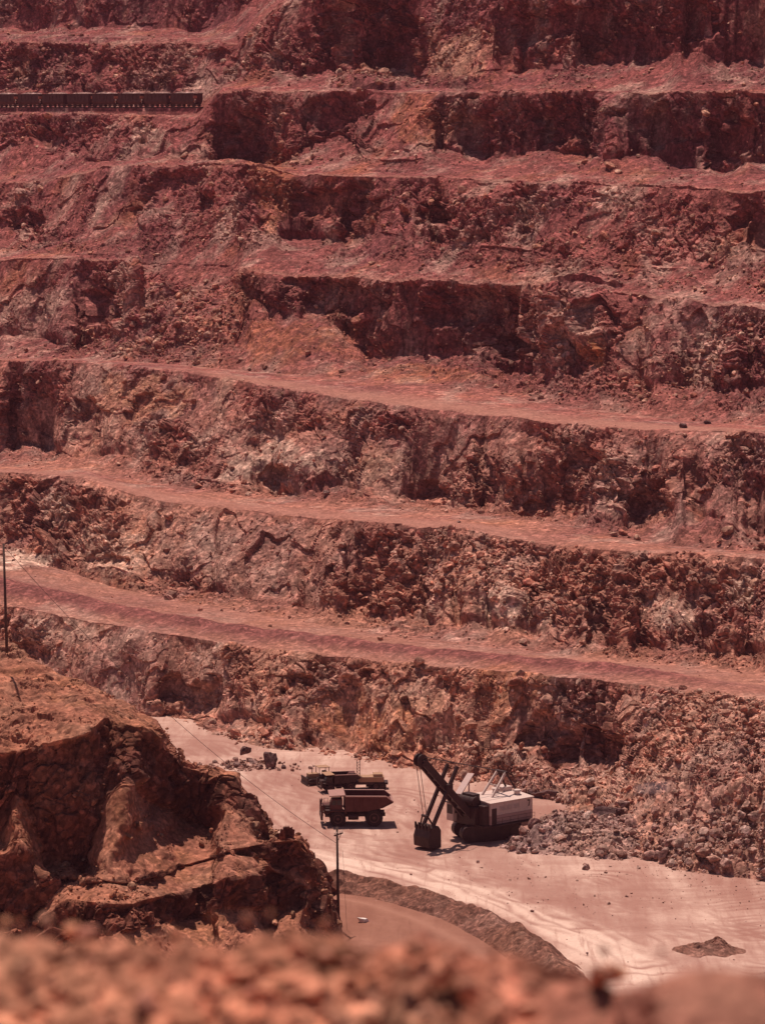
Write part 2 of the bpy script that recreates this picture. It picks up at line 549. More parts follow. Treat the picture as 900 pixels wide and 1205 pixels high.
curves = [(base_v, bd, None)]
for k in range(1, 9):
    if k > 1: curves.append((toe_v[k - 1], td[k - 1], 'bench'))
    curves.append((np.maximum(foot_v[k], crest_v[k] + 12), fd[k], 'talus'))
    curves.append((crest_v[k], cd[k], 'face'))
curves.append((crest_v[8] - 6, cd[8] + 120, 'bench'))
C3 = [at(U, v, d) for v, d, _ in curves]
C3[-1][:, 2] = C3[-2][:, 2] + 3
rowsP, zone, tt, lev = [], [], [], []
lv = 0
for i in range(1, len(curves)):
    kind = curves[i][2]
    a, b = C3[i - 1], C3[i]
    span = abs(np.mean(curves[i - 1][0] - curves[i][0]))
    n = {'bench': max(12, int(span * 1.0)), 'talus': max(14, int(span * 1.2)), 'face': max(30, int(span * 1.35))}[kind]
    if i == len(curves) - 1: n = 30
    n = max(6, int(n * DETAIL))
    lv += kind == 'face'
    for j in range(n if i < len(curves) - 1 else n + 1):
        t = j / n
        rowsP.append(a + (b - a) * t)
        zone.append({'bench': 0, 'talus': 1, 'face': 2}[kind])
        tt.append(t)
        lev.append(lv)
P = np.array(rowsP)
_z, _l, _t = np.array(zone), np.array(lev), np.array(tt)


def slide(k0, k1, u0, u1, soft, amt, seed):
    """scree that runs over the benches from the toe of bench k0 up to crest k1"""
    a = int(np.argmax((_z == 1) & (_l == k0)))
    b = int(len(_l) - 1 - np.argmax(((_z == 2) & (_l == k1))[::-1]))
    uu = U + 14 * un(seed, 30)
    w_ = amt * ss(u0 - soft, u0 + soft, uu) * ss(u1 + soft, u1 - soft, uu)
    f_ = (np.arange(a, b + 1) - a) / (b - a)
    S_ = P[a][None] + (P[b] - P[a])[None] * f_[:, None, None]
    S_[..., 2] -= (3.0 * np.sin(np.pi * f_) ** 1.0)[:, None]
    P[a:b + 1] += (S_ - P[a:b + 1]) * w_[None, :, None]
    SLW[a:b + 1] = np.maximum(SLW[a:b + 1], w_[None])


SLW = np.zeros(P.shape[:2])
slide(3, 5, 172, 272, 12, 1.0, 301)
slide(4, 5, 650, 850, 30, .75, 302)
slide(5, 6, 430, 500, 14, .8, 303)
slide(4, 5, 40, 110, 18, .6, 304)
slide(5, 6, 0, 40, 18, .6, 305)
slide(6, 7, 505, 575, 14, .85, 306)
slide(2, 3, 210, 300, 25, .85, 307)
zone, tt, lev = np.array(zone), np.array(tt), np.array(lev)
NR = len(P)
UU = np.broadcast_to(U, (NR, NC))
VV = 602.5 - F * ((P[..., 2] - CAMZ) * CP + P[..., 1] * SP) / (P[..., 1] * CP - (P[..., 2] - CAMZ) * SP)
face_w = np.where(zone == 2, ss(-0.02, 0.12, tt) * (1 - 0.65 * ss(0.86, 1.0, tt)), 0.0)
tal_w = np.where(zone == 1, 1.0, 0.0)
face_w = blur(np.broadcast_to(face_w[:, None], (NR, NC)).copy(), max(1, int(2 * DETAIL)))
bench = np.broadcast_to((zone == 0)[:, None], (NR, NC)).astype(float)
talus = np.broadcast_to(tal_w[:, None], (NR, NC)).astype(float)
stp = np.array([steep[max(1, l if z == 2 else l + 1)] if l < 8 else steep[8] for l, z in zip(lev, zone)])
N = grid_normals(P, max(2, int(7 * DETAIL)))
if N[..., 2].mean() < 0: N = -N
pf = P.reshape(-1, 3)
warp = np.stack([fbm(pf / 9, 60, 3), fbm(pf / 9, 61, 3), fbm(pf / 9, 62, 3)], -1)
jr = Matrix.Rotation(R(28), 3, 'Y') @ Matrix.Rotation(R(15), 3, 'X')
pj = (pf + warp * 1.6) @ np.array(jr).T * np.array([1.0, 1.0, 0.55])
d_l = fbm(pf / np.array([13, 13, 22]), 3, 3).reshape(NR, NC)
d_r = (1 - np.abs(vnoise(pf / np.array([9, 9, 16.]), 9)) * 2).reshape(NR, NC)
d1 = facet(pj / 6.5, 1, 1.0).reshape(NR, NC)
d2 = facet(pj / 2.7, 2, 1.0, 0.25).reshape(NR, NC)
d3 = facet(pj / 1.15, 3, 1.0, 0.2).reshape(NR, NC)
d4 = fbm(pf / 0.8, 4, 3).reshape(NR, NC)
_vv = VV
rough_w = blur(ss(-0.25, 0.30, fbm(pf / np.array([19, 19, 11.]), 21, 3)).reshape(NR, NC), 2)   # broken against massive rock
for (hu, hv, ru, rv) in [(465, 838, 85, 46), (330, 535, 90, 34), (170, 465, 90, 28), (590, 715, 40, 24), (785, 718, 34, 24), (250, 480, 40, 40), (480, 540, 40, 30)]:
    rough_w = rough_w * (1 - .85 * ss(1.15, .7, np.hypot((UU - hu) / ru, (VV - hv) / rv)))
am = 0.45 + 0.55 * np.clip(stp + 0.4 * rough_w, 0, 1)
D = face_w * (am * (1.5 * d_l + 0.9 * d_r + 1.3 * d1) + 0.5 * (1 - stp) * fbm(pf / np.array([3, 3, 9.]), 33, 4).reshape(NR, NC) + (0.14 + 0.9 * rough_w) * d2 + (0.06 + 0.62 * rough_w) * d3 + (0.08 + 0.2 * rough_w) * d4)
D = D * (1 - 0.25 * stp * face_w) * (1 - 0.55 * SLW)
gul = fbm(pf / np.array([5, 5, 30.]), 31, 3).reshape(NR, NC)
D += talus * (0.45 * d_l + 0.35 * gul + (0.10 + 0.25 * rough_w) * d3 + 0.10 * d4 + 0.2 * rough_w * d2) * np.where(tt < 0.5, ss(0, 0.5, tt), 1)[:, None]
upper = (np.array(lev) >= 4)[:, None] * bench
D += bench * (0.10 * fbm(pf / 5, 40, 3).reshape(NR, NC) + 0.05 * d4) + upper * (0.3 * d_l + 0.25 * gul + 0.25 * rough_w * d3 + 0.12 * d4)
# muck pile on the right: heaped broken rock down to the floor
muck = (np.array([z == 1 and l == 0 for l, z in zip(lev, zone)])[:, None] * ss(560, 620, UU)
        + np.array([z == 2 and l == 1 for l, z in zip(lev, zone)])[:, None] * ss(730, 800, UU))
muck = blur(muck.astype(float), 3)
D = D * (1 - 0.7 * muck) + muck * (0.9 * fbm(pf / 8, 71, 3).reshape(NR, NC) + 0.35 * d2 + 0.22 * d3)
# windrow along the outer edge of the lowest haul road
b1 = np.array([z == 0 and l == 1 for l, z in zip(lev, zone)])
bh = np.where(b1, np.exp(-((tt - 0.30) / 0.15) ** 2), 0)[:, None] * ss(980, 700, UU) * (1 + 0.25 * fbm(pf / 4, 81, 3).reshape(NR, NC))
P = P + N * D[..., None]
P[..., 2] += 1.5 * bh
for k, l in ((2, 2), (3, 3)):
    br = np.array([z == 0 and ll == l for ll, z in zip(lev, zone)])
    P[..., 2] += 0.5 * np.where(br, np.exp(-((tt - 0.10) / 0.06) ** 2), 0)[:, None] * ss(-0.2, 0.4, fbm(np.stack([UU, UU * 0, UU * 0 + l * 7], -1).reshape(-1, 3) / 60, 5, 2).reshape(NR, NC))

# hollows and bulges seen in the photograph: (u, v, ru, rv, metres in)
HOLES = [(690, 885, 34, 26, 5), (632, 862, 22, 20, 3.5), (228, 822, 44, 24, 4), (505, 580, 22, 14, 4), (326, 562, 22, 13, 4),
         (600, 588, 14, 10, 2.5), (628, 598, 14, 8, 2.5), (710, 376, 24, 20, 4.5), (606, 411, 24, 15, 4), (700, 424, 14, 10, 2), (518, 252, 24, 18, 4), (875, 254, 22, 20, 5), (120, 362, 24, 22, 4),
         (382, 350, 50, 24, 3), (556, 368, 52, 36, 3), (390, 238, 48, 26, 3), (30, 262, 22, 14, 3), (90, 492, 20, 22, 3), (15, 490, 14, 34, 4), (200, 232, 44, 26, 4), (560, 150, 30, 34, 3.5),
         (660, 142, 46, 26, 3), (865, 165, 40, 28, 3), (780, 148, 30, 24, 2.5), (440, 45, 55, 34, 5), (820, 25, 30, 30, 4), (700, 30, 40, 30, 3), (640, 30, 30, 28, 3), (300, 165, 28, 36, 4), (60, 165, 22, 18, 3),
         (25, 75, 22, 16, 2.5), (70, 60, 12, 16, 2), (455, 650, 40, 14, 3), (655, 700, 14, 10, 2.5), (690, 545, 14, 16, 3), (720, 580, 16, 22, 3.5), (750, 595, 30, 18, 3), (810, 570, 20, 20, 2.5), (400, 135, 40, 20, 2.5), (130, 655, 14, 8, 2), (20, 580, 26, 18, 3), (845, 700, 30, 16, 2)]
jag = fbm(pf / 5.0, 91, 3).reshape(NR, NC)
for (hu, hv, ru, rv, dep) in HOLES:
    r2 = np.sqrt(((UU - hu) / ru) ** 2 + ((VV - hv) / rv) ** 2) + 0.62 * jag + 0.18 * d2
    P = P - (N * [1, 1, 0.25]) * (dep * (0.62 if hv > 480 else 0.9) * ss(1.15, 0.6, r2) * np.clip(face_w + 0.25 * talus, 0, 1))[..., None]
HILLS = [(225, 375, 75, 40, 2.0), (440, 98, 50, 12, 2.0), (680, 360, 60, 60, 2.5), (735, 575, 55, 45, 2.5), (625, 545, 60, 40, 1.5), (350, 545, 70, 30, 1.5), (590, 690, 60, 45, 1.5)]
for (hu, hv, ru, rv, up) in HILLS:
    r2 = np.sqrt(((UU - hu) / ru) ** 2 + ((VV - hv) / rv) ** 2) + 0.3 * jag
    P = P + N * (up * ss(1.1, 0.2, r2) * (1 - bench))[..., None]

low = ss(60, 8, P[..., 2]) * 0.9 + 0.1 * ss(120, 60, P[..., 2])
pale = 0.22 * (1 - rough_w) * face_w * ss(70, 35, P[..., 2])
rust = np.zeros((NR, NC))
for (hu, hv, ru, rv, a) in [(465, 835, 80, 40, .55), (335, 545, 70, 30, .9), (590, 715, 45, 26, .8), (785, 718, 32, 24, .9), (873, 700, 22, 22, 1), (130, 645, 60, 30, .7), (660, 400, 60, 40, .45), (820, 410, 50, 45, .6), (540, 60, 40, 32, .6),
                            (300, 520, 70, 40, .4), (150, 470, 60, 40, .5), (180, 160, 22, 14, .7), (75, 600, 16, 20, .8), (520, 545, 110, 45, .3), (735, 580, 50, 40, .5), (80, 740, 50, 30, .6), (350, 880, 90, 16, .5), (60, 590, 20, 30, .6),
                            (30, 370, 60, 40, .4), (30, 661, 52, 12, 1.6), (600, 890, 30, 18, .7), (320, 870, 70, 20, .5), (870, 545, 30, 30, .3)]:
    r2 = np.sqrt(((UU - hu) / ru) ** 2 + ((VV - hv) / rv) ** 2) + 0.5 * jag
    pale = np.maximum(pale, a * ss(1.1, 0.5, r2))
pale = np.maximum(pale, .35 * muck)
for (hu, hv, ru, rv, a) in [(700, 420, 24, 14, 1), (430, 850, 70, 40, .7), (320, 215, 30, 50, .6), (500, 140, 50, 30, .5), (170, 470, 60, 30, .5), (600, 820, 50, 40, .6), (470, 850, 80, 40, .4), (330, 400, 90, 30, .5), (500, 440, 100, 12, .5), (540, 60, 50, 40, .4)]:
    r2 = np.sqrt(((UU - hu) / ru) ** 2 + ((VV - hv) / rv) ** 2) + 0.5 * jag
    rust = np.maximum(rust, a * ss(1.1, 0.5, r2))
rim = ss(0.58, 0.36, tt) * 0.85 + 0.08
rim = np.where((lev == 1) | (lev == 0), 0.5, rim)
rim = np.where(lev >= 4, ss(0.35, 0.1, tt) * 1.0 + 0.0, rim)
dust = np.where(zone == 0, rim, np.where(zone == 1, 0.03 + 0.15 * ss(0.25, 0, tt), 0.0))[:, None] * np.ones((1, NC))
dust = np.where(np.array(lev)[:, None] >= 4, dust * 0.6, dust)
strk = np.sin(tt * 46)[:, None] * 0.5 + vnoise(np.stack([UU / 160, np.broadcast_to((tt * 22)[:, None], UU.shape), UU * 0], -1).reshape(-1, 3), 401).reshape(UU.shape)
dust = np.where(((zone == 0) & (_l <= 3))[:, None], dust * (1 + .38 * strk), dust)
dust = np.where((_l == 3)[:, None], dust * ss(150, 300, UU), dust)
dust = np.where((_l == 2)[:, None], dust * (1 - .55 * ss(560, 660, UU)), dust)
dust = dust * (1 - 0.8 * np.clip(bh, 0, 1)) * (1 - 0.8 * SLW)
dust = np.clip(blur(dust, 1) * (1 + 0.3 * jag), 0, 1) * (1 - .8 * ss(1.2, .8, np.hypot((UU - 30) / 55, (VV - 661) / 12)))
tone_and_shade = np.where(zone == 2, 0.0, np.where(zone == 1, 0.30, 0.15))[:, None] + 0.5 * ss(.6, 1.0, stp) * face_w  # talus and road tone, plus shade painted on steep cliffs
tone_and_shade = np.where((_l == 1)[:, None] & (bench > 0), 0.35, tone_and_shade)
tone_and_shade = np.clip(tone_and_shade + 0.12 * jag, 0, 1) * (1 - .8 * muck) * (1 - .6 * pale)
# pale floor-dust colour at the fork of the lowest road on the left
ATT = {'low': low, 'pale': pale, 'rust': rust, 'dust': dust, 'tone_and_shade': np.clip(tone_and_shade, 0, 1), 'soil': np.clip(bh * 1.3 * (1 + .3 * jag), 0, .9)}
road_rows = np.array([z == 0 and 1 <= l <= 3 for l, z in zip(lev, zone)])
fz_road = np.zeros((NR - 1, NC - 1), bool)
for l, nm in ((1, 'haul_road'), (2, 'bench_road'), (3, 'bench_road')):
    kr = np.array([z == 0 and ll == l for ll, z in zip(lev, zone)])[:-1, None] & np.ones((1, NC - 1), bool)
    fz_road |= kr
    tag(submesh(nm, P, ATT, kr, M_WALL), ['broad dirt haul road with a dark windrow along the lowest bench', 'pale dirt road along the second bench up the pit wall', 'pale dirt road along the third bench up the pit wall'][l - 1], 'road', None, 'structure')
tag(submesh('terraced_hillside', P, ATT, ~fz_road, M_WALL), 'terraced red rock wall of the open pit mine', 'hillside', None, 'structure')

# ------------------------------------------------------------------ pit floor, road behind the berm
def floor_h(x, y):
    p = np.stack([x / 9, y / 9, 0 * x], -1).reshape(-1, 3)
    return (0.12 * fbm(p, 55, 3)).reshape(np.shape(x))


gx = np.concatenate([np.linspace(-2500, -75, 14)[:-1], np.linspace(-75, 75, 520), np.linspace(75, 2500, 14)[1:]])
gy = np.concatenate([np.linspace(-2500, 340, 14)[:-1], np.linspace(340, 560, 640), np.linspace(560, 3000, 12)[1:]])
GX, GY = np.meshgrid(gx, gy)
GZ = floor_h(GX, GY)
fu = 450 + F * GX / (GY * CP + CAMZ * SP + 1e-6)
fv = 602.5 + F * (CAMZ * CP - GY * SP) / (GY * CP + CAMZ * SP + 1e-6)
fn = fbm(np.stack([GX / 5, GY / 5, GZ], -1).reshape(-1, 3), 15, 3).reshape(GX.shape)


def seg_d(pts):
    d = np.full(GX.shape, 1e9)
    A = on_floor([p[0] for p in pts], [p[1] for p in pts])
    for a, b in zip(A[:-1], A[1:]):
        t = np.clip(((GX - a[0]) * (b[0] - a[0]) + (GY - a[1]) * (b[1] - a[1])) / ((b[0] - a[0]) ** 2 + (b[1] - a[1]) ** 2), 0, 1)
        d = np.minimum(d, np.hypot(GX - a[0] - t * (b[0] - a[0]), GY - a[1] - t * (b[1] - a[1])))
    return d


pale_f = ss(5.5, 1.5, seg_d([(355, 1008), (400, 1016), (480, 1027), (560, 1050), (640, 1082), (700, 1115), (760, 1150)]) + fn * 1.5)
rust_f = 0.6 * ss(3.5, 1.0, seg_d([(560, 990), (640, 1052), (740, 1090)]) + fn * 2) + 0.7 * ss(12, 4, seg_d([(560, 945), (640, 960), (660, 975)]) + fn * 3)
trk = np.zeros(GX.shape)
for pts_, wd_ in (([(230, 880), (300, 930), (360, 985), (470, 1015), (600, 1050), (760, 1130)], 5.5), ([(640, 1050), (760, 1062), (900, 1050), (1000, 1046)], 4.5), ([(470, 940), (520, 1000), (600, 1030), (900, 1110)], 5.0),
                  ([(210, 875), (330, 925), (470, 960), (500, 1000)], 4.5), ([(700, 1035), (800, 1085), (900, 1130)], 5.0), ([(560, 1030), (700, 1080), (860, 1090), (960, 1080)], 6.0)):
    sdist = seg_d(pts_) + 1.2 * fbm(np.stack([GX / 9, GY / 9, GZ * 0 + wd_], -1).reshape(-1, 3), 18, 2).reshape(GX.shape)
    for off in (0.0, 1.9, 3.6, wd_ + 1.0):
        trk = np.maximum(trk, np.exp(-((sdist - off) / 0.42) ** 2) * (0.5 + 0.5 * fn))
rust_f = np.maximum(rust_f, 1.0 * trk)
GZ = GZ - 0.06 * trk
GZ = GZ + 0.10 * np.sin(seg_d([(300, 985), (520, 1008), (640, 1060), (800, 1150)]) * 1.9) * ss(14, 6, seg_d([(300, 985), (520, 1008), (640, 1060), (800, 1150)]))
fl = link_mesh('pit_floor', np.stack([GX, GY, GZ], -1), grid_faces(*GX.shape), M_FLOOR, None, True,
               {'pale': np.clip(pale_f, 0, 1) * 0.85, 'rust': np.clip(rust_f, 0, 1)})
tag(fl, 'flat pale dusty floor of the open pit', 'ground', None, 'structure')

berm_px = [(330, 1020), (380, 1024), (430, 1027), (480, 1037), (530, 1053), (570, 1069), (602, 1087), (634, 1110), (662, 1138), (684, 1170), (700, 1210), (710, 1260)]
bt = np.array([on_floor(u, v + 20 * (1), 0) for u, v in berm_px])[:, :2]    # centre line on the floor
s = np.concatenate([[0], np.cumsum(np.hypot(*np.diff(bt, axis=0).T))])
sm = np.arange(0, s[-1], 0.22)
BX, BY = np.interp(sm, s, bt[:, 0]), np.interp(sm, s, bt[:, 1])
kk = np.ones(25) / 25
BX = np.convolve(np.pad(BX, 12, mode='edge'), kk, 'valid')
BY = np.convolve(np.pad(BY, 12, mode='edge'), kk, 'valid')
tx, ty = np.gradient(BX), np.gradient(BY)
ln = np.hypot(tx, ty)
nx, ny = -ty / ln, tx / ln       # points towards the pit wall
w = np.linspace(-4.4, 4.0, 40)
prof = np.maximum(0, 1 - np.abs(w) / 3.5) ** 0.8 * 2.0
nb = fbm(np.stack([sm / 7, 0 * sm, 0 * sm], -1), 33, 3)
X2, Y2 = BX[None] + w[:, None] * nx[None], BY[None] + w[:, None] * ny[None]
pb = np.stack([X2, Y2, 0 * X2], -1).reshape(-1, 3)
Z2 = prof[:, None] * (1 + 0.22 * nb[None]) * (1 + 0.3 * fbm(pb / 2.6, 5, 2).reshape(X2.shape)) + (prof[:, None] > 0.3) * 0.22 * fbm(pb / 1.1, 6, 3).reshape(X2.shape) + floor_h(X2, Y2) - 0.06
tag(submesh('earth_bank', np.stack([X2, Y2, Z2], -1), {k: np.zeros(X2.shape) + (0.15 if k == 'dust' else 0) for k in ATT}, np.ones((X2.shape[0] - 1, X2.shape[1] - 1), bool), M_BERM),
    'long brown earth bank curving along the edge of the pit floor', 'earth bank', None, 'structure')
w2 = np.linspace(-46, -3.4, 90)
X3, Y3 = BX[None, ::3] + w2[:, None] * nx[None, ::3], BY[None, ::3] + w2[:, None] * ny[None, ::3]
Z3 = floor_h(X3, Y3) + 0.05 + 0.22 * ss(-4, -8, w2)[:, None] + 0.10 * np.sin(w2 * 2.4)[:, None] * ss(-5, -8, w2)[:, None] + 0.05 * fbm(np.stack([X3, Y3, 0 * X3], -1).reshape(-1, 3) / 2, 3, 3).reshape(X3.shape)
rp = np.exp(-((w2 + 6.5) / 1.2) ** 2)[:, None] + 0 * X3
ro = link_mesh('road', np.stack([X3, Y3, Z3], -1), grid_faces(*X3.shape), M_ROAD, None, True, {'pale': rp * 0.8, 'rust': 0 * X3 + 0.1})
tag(ro, 'brown dirt road curving between the earth bank and the bluff', 'road', None, 'structure')

# ------------------------------------------------------------------ near bluff on the left
NCB = int(560 * DETAIL)
UB = np.linspace(-170, 401, NCB)


def cb(*pts):
    a = np.array(pts, float).reshape(-1, 2)
    return np.interp(UB, a[:, 0], a[:, 1])


S_v = cb(-170, 715, 0, 757, 20, 765, 60, 789, 110, 811, 150, 828, 178, 846, 196, 866, 208, 896, 240, 906, 275, 912, 290, 938, 308, 968, 316, 982, 355, 983, 366, 1004, 378, 1036, 390, 1074, 400, 1098, 414, 1125)
S_d = cb(-170, 424, 0, 422, 150, 416, 200, 412, 275, 409, 310, 407, 355, 402, 390, 402, 414, 404)
C_v = np.maximum(S_v + 1.0, cb(-170, 910, 0, 886, 60, 874, 108, 858, 122, 846, 165, 856, 190, 872, 205, 897, 240, 912, 275, 917, 290, 944, 308, 972, 316, 986, 355, 987, 366, 1010, 378, 1044, 392, 1082, 414, 1130))
C_d = cb(-170, 392, 0, 394.5, 30, 395.5, 50, 394, 85, 394.5, 104, 396, 126, 403, 145, 404.5, 168, 402.5, 205, 408, 275, 406.5, 310, 405, 355, 401, 414, 403)
B_v = np.maximum(C_v + 1.5, cb(-170, 1010, 0, 990, 18, 935, 30, 955, 45, 985, 58, 1025, 75, 1015, 98, 1030, 110, 1000, 122, 952, 136, 926, 158, 924, 170, 940, 200, 958, 246, 976, 258, 945, 290, 960, 316, 986.5, 340, 985.5, 355, 986, 363, 1004, 372, 1046, 392, 1090, 414, 1140))
B_d = C_d - cb(-170, 1.0, 20, 1.2, 45, .2, 60, -.8, 100, -.6, 118, 3, 132, 8, 146, 8, 160, 1.5, 170, -.8, 246, -.6, 258, 6, 300, 4, 320, .6, 355, .9, 400, 1.2)
M_v = np.maximum(B_v + 1.0, cb(-170, 1030, 0, 1005, 18, 985, 40, 1020, 60, 1036, 75, 1034, 150, 1040, 200, 1020, 240, 1010, 272, 1000, 310, 994, 340, 990, 355, 989, 363, 1008, 372, 1050, 401, 1110))
M_d = B_d - cb(-170, 3, 20, 4, 40, 3, 75, 3, 100, 5, 118, 10, 132, 8, 148, 8, 165, 12, 200, 11, 240, 8, 272, 7, 310, 5, 330, 4, 355, 2.5, 366, .8, 401, .4)
Mb_v = np.maximum(M_v + 1.0, cb(-170, 1106, 0, 1088, 18, 1084, 45, 1078, 60, 1050, 75, 1038, 150, 1044, 200, 1024, 240, 1013, 272, 1004, 290, 1008, 310, 1014, 330, 1026, 355, 1034, 372, 1056, 401, 1115))
Mb_d = M_d - cb(-170, .2, 240, .2, 272, .1, 330, .3, 401, .3)
T_v = np.maximum(Mb_v + 1.5, cb(-170, 1110, 0, 1098, 40, 1090, 75, 1058, 150, 1066, 200, 1050, 240, 1042, 275, 1030, 312, 1017, 340, 1036, 355, 1040, 372, 1062, 392, 1096, 414, 1150))
T_d = Mb_d - cb(-170, 2, 40, 3, 75, 6, 150, 5, 240, 6, 275, 5, 300, 1.5, 312, .3, 330, .3, 414, .3)
L_v = np.maximum(T_v + 1.5, cb(-170, 1150, 0, 1140, 100, 1110, 160, 1095, 240, 1078, 270, 1070, 312, 1072, 355, 1070, 372, 1085, 392, 1110, 414, 1165))
L_d = T_d - cb(-170, 3, 150, 3, 230, .5, 312, .2, 355, 2, 414, 1.2)
K_d = L_d - cb(-170, 22, 200, 18, 300, 13, 380, 7, 414, 2)
sm_k = lambda a, r=6: blur(a[:, None], r)[:, 0]
C_d, B_d, M_d, Mb_d, T_d, L_d = (sm_k(a) for a in (C_d, B_d, M_d, Mb_d, T_d, L_d))
B_v, M_v, Mb_v, T_v, L_v = (sm_k(a, 3) for a in (B_v, M_v, Mb_v, T_v, L_v))
pk = at(UB, L_v, L_d)
bk = at(UB, S_v, S_d)
K3 = pk.copy()
K3[:, 1] = K_d
K3[:, 0] = pk[:, 0] * K_d / L_d
K3[:, 2] = -0.4
back = bk.copy()
back[:, 1] += 14 + 0.9 * bk[:, 2]
back[:, 0] += 0
back[:, 2] = np.maximum(bk[:, 2] - 16 - 0.9 * bk[:, 2] * 1.0, -0.5) * 0 - 0.5
seq = [(K3, 60, 1), (pk, 75, 2), (at(UB, T_v, T_d), 60, 1), (at(UB, Mb_v, Mb_d), 50, 2), (at(UB, M_v, M_d), 80, 1), (at(UB, B_v, B_d), 210, 2), (at(UB, C_v, C_d), 110, 0), (bk, 50, 2), (back, 0, 0)]
rows, zb, tb = [], [], []
for (a, n, z), (b, _, _) in zip(seq[:-1], seq[1:]):
    n = max(8, int(n * DETAIL))
    for j in range(n):
        rows.append(a + (b - a) * j / n)
        zb.append(z)
        tb.append(j / n)
PB = np.array(rows)
zb, tb = np.array(zb), np.array(tb)
PB[:, -3:, 2] = np.minimum(PB[:, -3:, 2], -0.6)
nr, nc = PB.shape[:2]
_e = ss(0, 60 * DETAIL, np.arange(PB.shape[1])[::-1])[None] * ss(0.5, 3.0, PB[..., 2])
_mid = np.array([0.25 if z == 0 else 1.0 for z in zb])[:, None]
PB[..., 0] += _e * _mid * 0.9 * fbm(PB.reshape(-1, 3) / np.array([6, 6, 3.5]), 97, 3).reshape(PB.shape[:2])
NB = grid_normals(PB, max(2, int(5 * DETAIL)))
if NB[..., 2].mean() < 0: NB = -NB
pf = PB.reshape(-1, 3)
wz = np.where(zb == 2, ss(-0.02, 0.12, tb) * (1 - 0.75 * ss(0.9, 1, tb)), 0.0)[:, None] * np.ones((1, nc))
wz = blur(wz, 2)
pj = (pf + 1.0 * np.stack([fbm(pf / 6, 60, 3), fbm(pf / 6, 61, 3), fbm(pf / 6, 62, 3)], -1)) @ np.array(Matrix.Rotation(R(-30), 3, 'Y')).T * np.array([1, 1, 0.5])
e1 = facet(pj / 4.5, 11).reshape(nr, nc)
e2 = facet(pj / 1.9, 12, 1.0, 0.2).reshape(nr, nc)
e3 = facet(pj / 0.8, 13).reshape(nr, nc)
e4 = fbm(pf / 0.6, 14, 3).reshape(nr, nc)
el = fbm(pf / np.array([6, 6, 14.]), 15, 3).reshape(nr, nc)
DB = wz * (0.9 * el + 0.7 * (1 - 2 * np.abs(vnoise(pf / np.array([4.5, 4.5, 16.]), 19))).reshape(nr, nc) + 0.9 * e1 + 0.6 * e2 + 0.26 * e3 + 0.06 * e4) * np.where(zb == 2, 1, 0)[:, None]
DB += (1 - wz) * np.where(zb == 1, .6, 1.0)[:, None] * (0.55 * fbm(pf / 6, 16, 4).reshape(nr, nc) + 0.35 * e2 * ss(.0, .5, el) + 0.2 * e3 * ss(-.3, .3, el) + 0.12 * e4)
hz_ = PB[..., 2] / 2.0 + .9 * fbm(pf / 7, 93, 3).reshape(nr, nc)
DB += ((zb == 0)[:, None] * 0.55) * (ss(.15, .5, hz_ % 1) - hz_ % 1)
edge = ss(1, 40 * DETAIL, np.arange(nc)[::-1])[None]
PB = PB + NB * (DB * (0.25 + 0.75 * edge))[..., None]
zer = np.zeros((nr, nc))
jb = fbm(pf / 5, 92, 3).reshape(nr, nc)
tag(submesh('rock_bluff', PB, {'low': zer + 0.5, 'pale': ss(0.5, 0.9, jb) * 0.5, 'rust': ss(0.2, 0.6, -jb) * 0.6, 'dust': np.where(zb == 2, 0.0, 0.5)[:, None] * (0.7 + 0.5 * jb).clip(0, 1), 'tone_and_shade': wz * .8 + .1},  # shade of the bluff faces put into their colour
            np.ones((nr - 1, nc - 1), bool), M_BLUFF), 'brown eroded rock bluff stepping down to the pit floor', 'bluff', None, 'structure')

# ------------------------------------------------------------------ foreground ledge, out of focus close to the camera
NCL = int(520 * DETAIL)
UL = np.linspace(-700, 1600, NCL)
Lc_v = np.interp(UL, [-700, 380, 450, 560, 620, 700, 760], [15, 15, 22, 10, -6, -14, 6]) + np.interp(UL, [-700, 0, 60, 120, 200, 260, 300, 400, 500, 540, 600, 650, 690, 720, 745, 775, 810, 850, 900, 1600], [1098, 1094, 1098, 1094, 1103, 1100, 1092, 1098, 1094, 1104, 1122, 1140, 1156, 1172, 1168, 1150, 1139, 1134, 1137, 1120])
Lc_d = np.interp(UL, [-700, 600, 720, 780, 1600], [13.2, 13.0, 12.6, 11.2, 11.0])
crestL = at(UL, Lc_v, Lc_d)
near = crestL.copy()
near[:, 0] *= 11.4 / 13
near[:, 1] = Lc_d - 1.6
near[:, 2] -= 0.8
near2 = near.copy()
near2[:, 0] *= 0.6
near2[:, 1] = -6
near2[:, 2] = 94.5
down1 = crestL.copy()
down1[:, 0] *= 1.25
down1[:, 1] += 2.2
down1[:, 2] -= 1.6
down2 = down1.copy()
down2[:, 0] *= 6
down2[:, 1] = 110
down2[:, 2] = -1
rows = []
for a, b, n in ((near2, near, 20), (near, crestL, 120), (crestL, down1, 70), (down1, down2, 60)):
    for j in range(max(6, int(n * DETAIL))): rows.append(a + (b - a) * j / max(6, int(n * DETAIL)))
PL = np.array(rows)
NL = grid_normals(PL, 3)
if NL[..., 2].mean() < 0: NL = -NL
pf = PL.reshape(-1, 3)
nr, nc = PL.shape[:2]
rk = ss(680, 560, UL)[None] * np.ones((nr, 1))
DL = (0.028 + 0.0 * rk) * fbm(pf / 0.8, 3, 3).reshape(nr, nc) + (0.010 + 0.02 * rk) * facet(pf / 0.2, 4).reshape(nr, nc) + (0.006 + 0.014 * rk) * facet(pf / 0.1, 5).reshape(nr, nc) + 0.012 * fbm(pf / 0.08, 6, 3).reshape(nr, nc)
PL = PL + NL * DL[..., None]
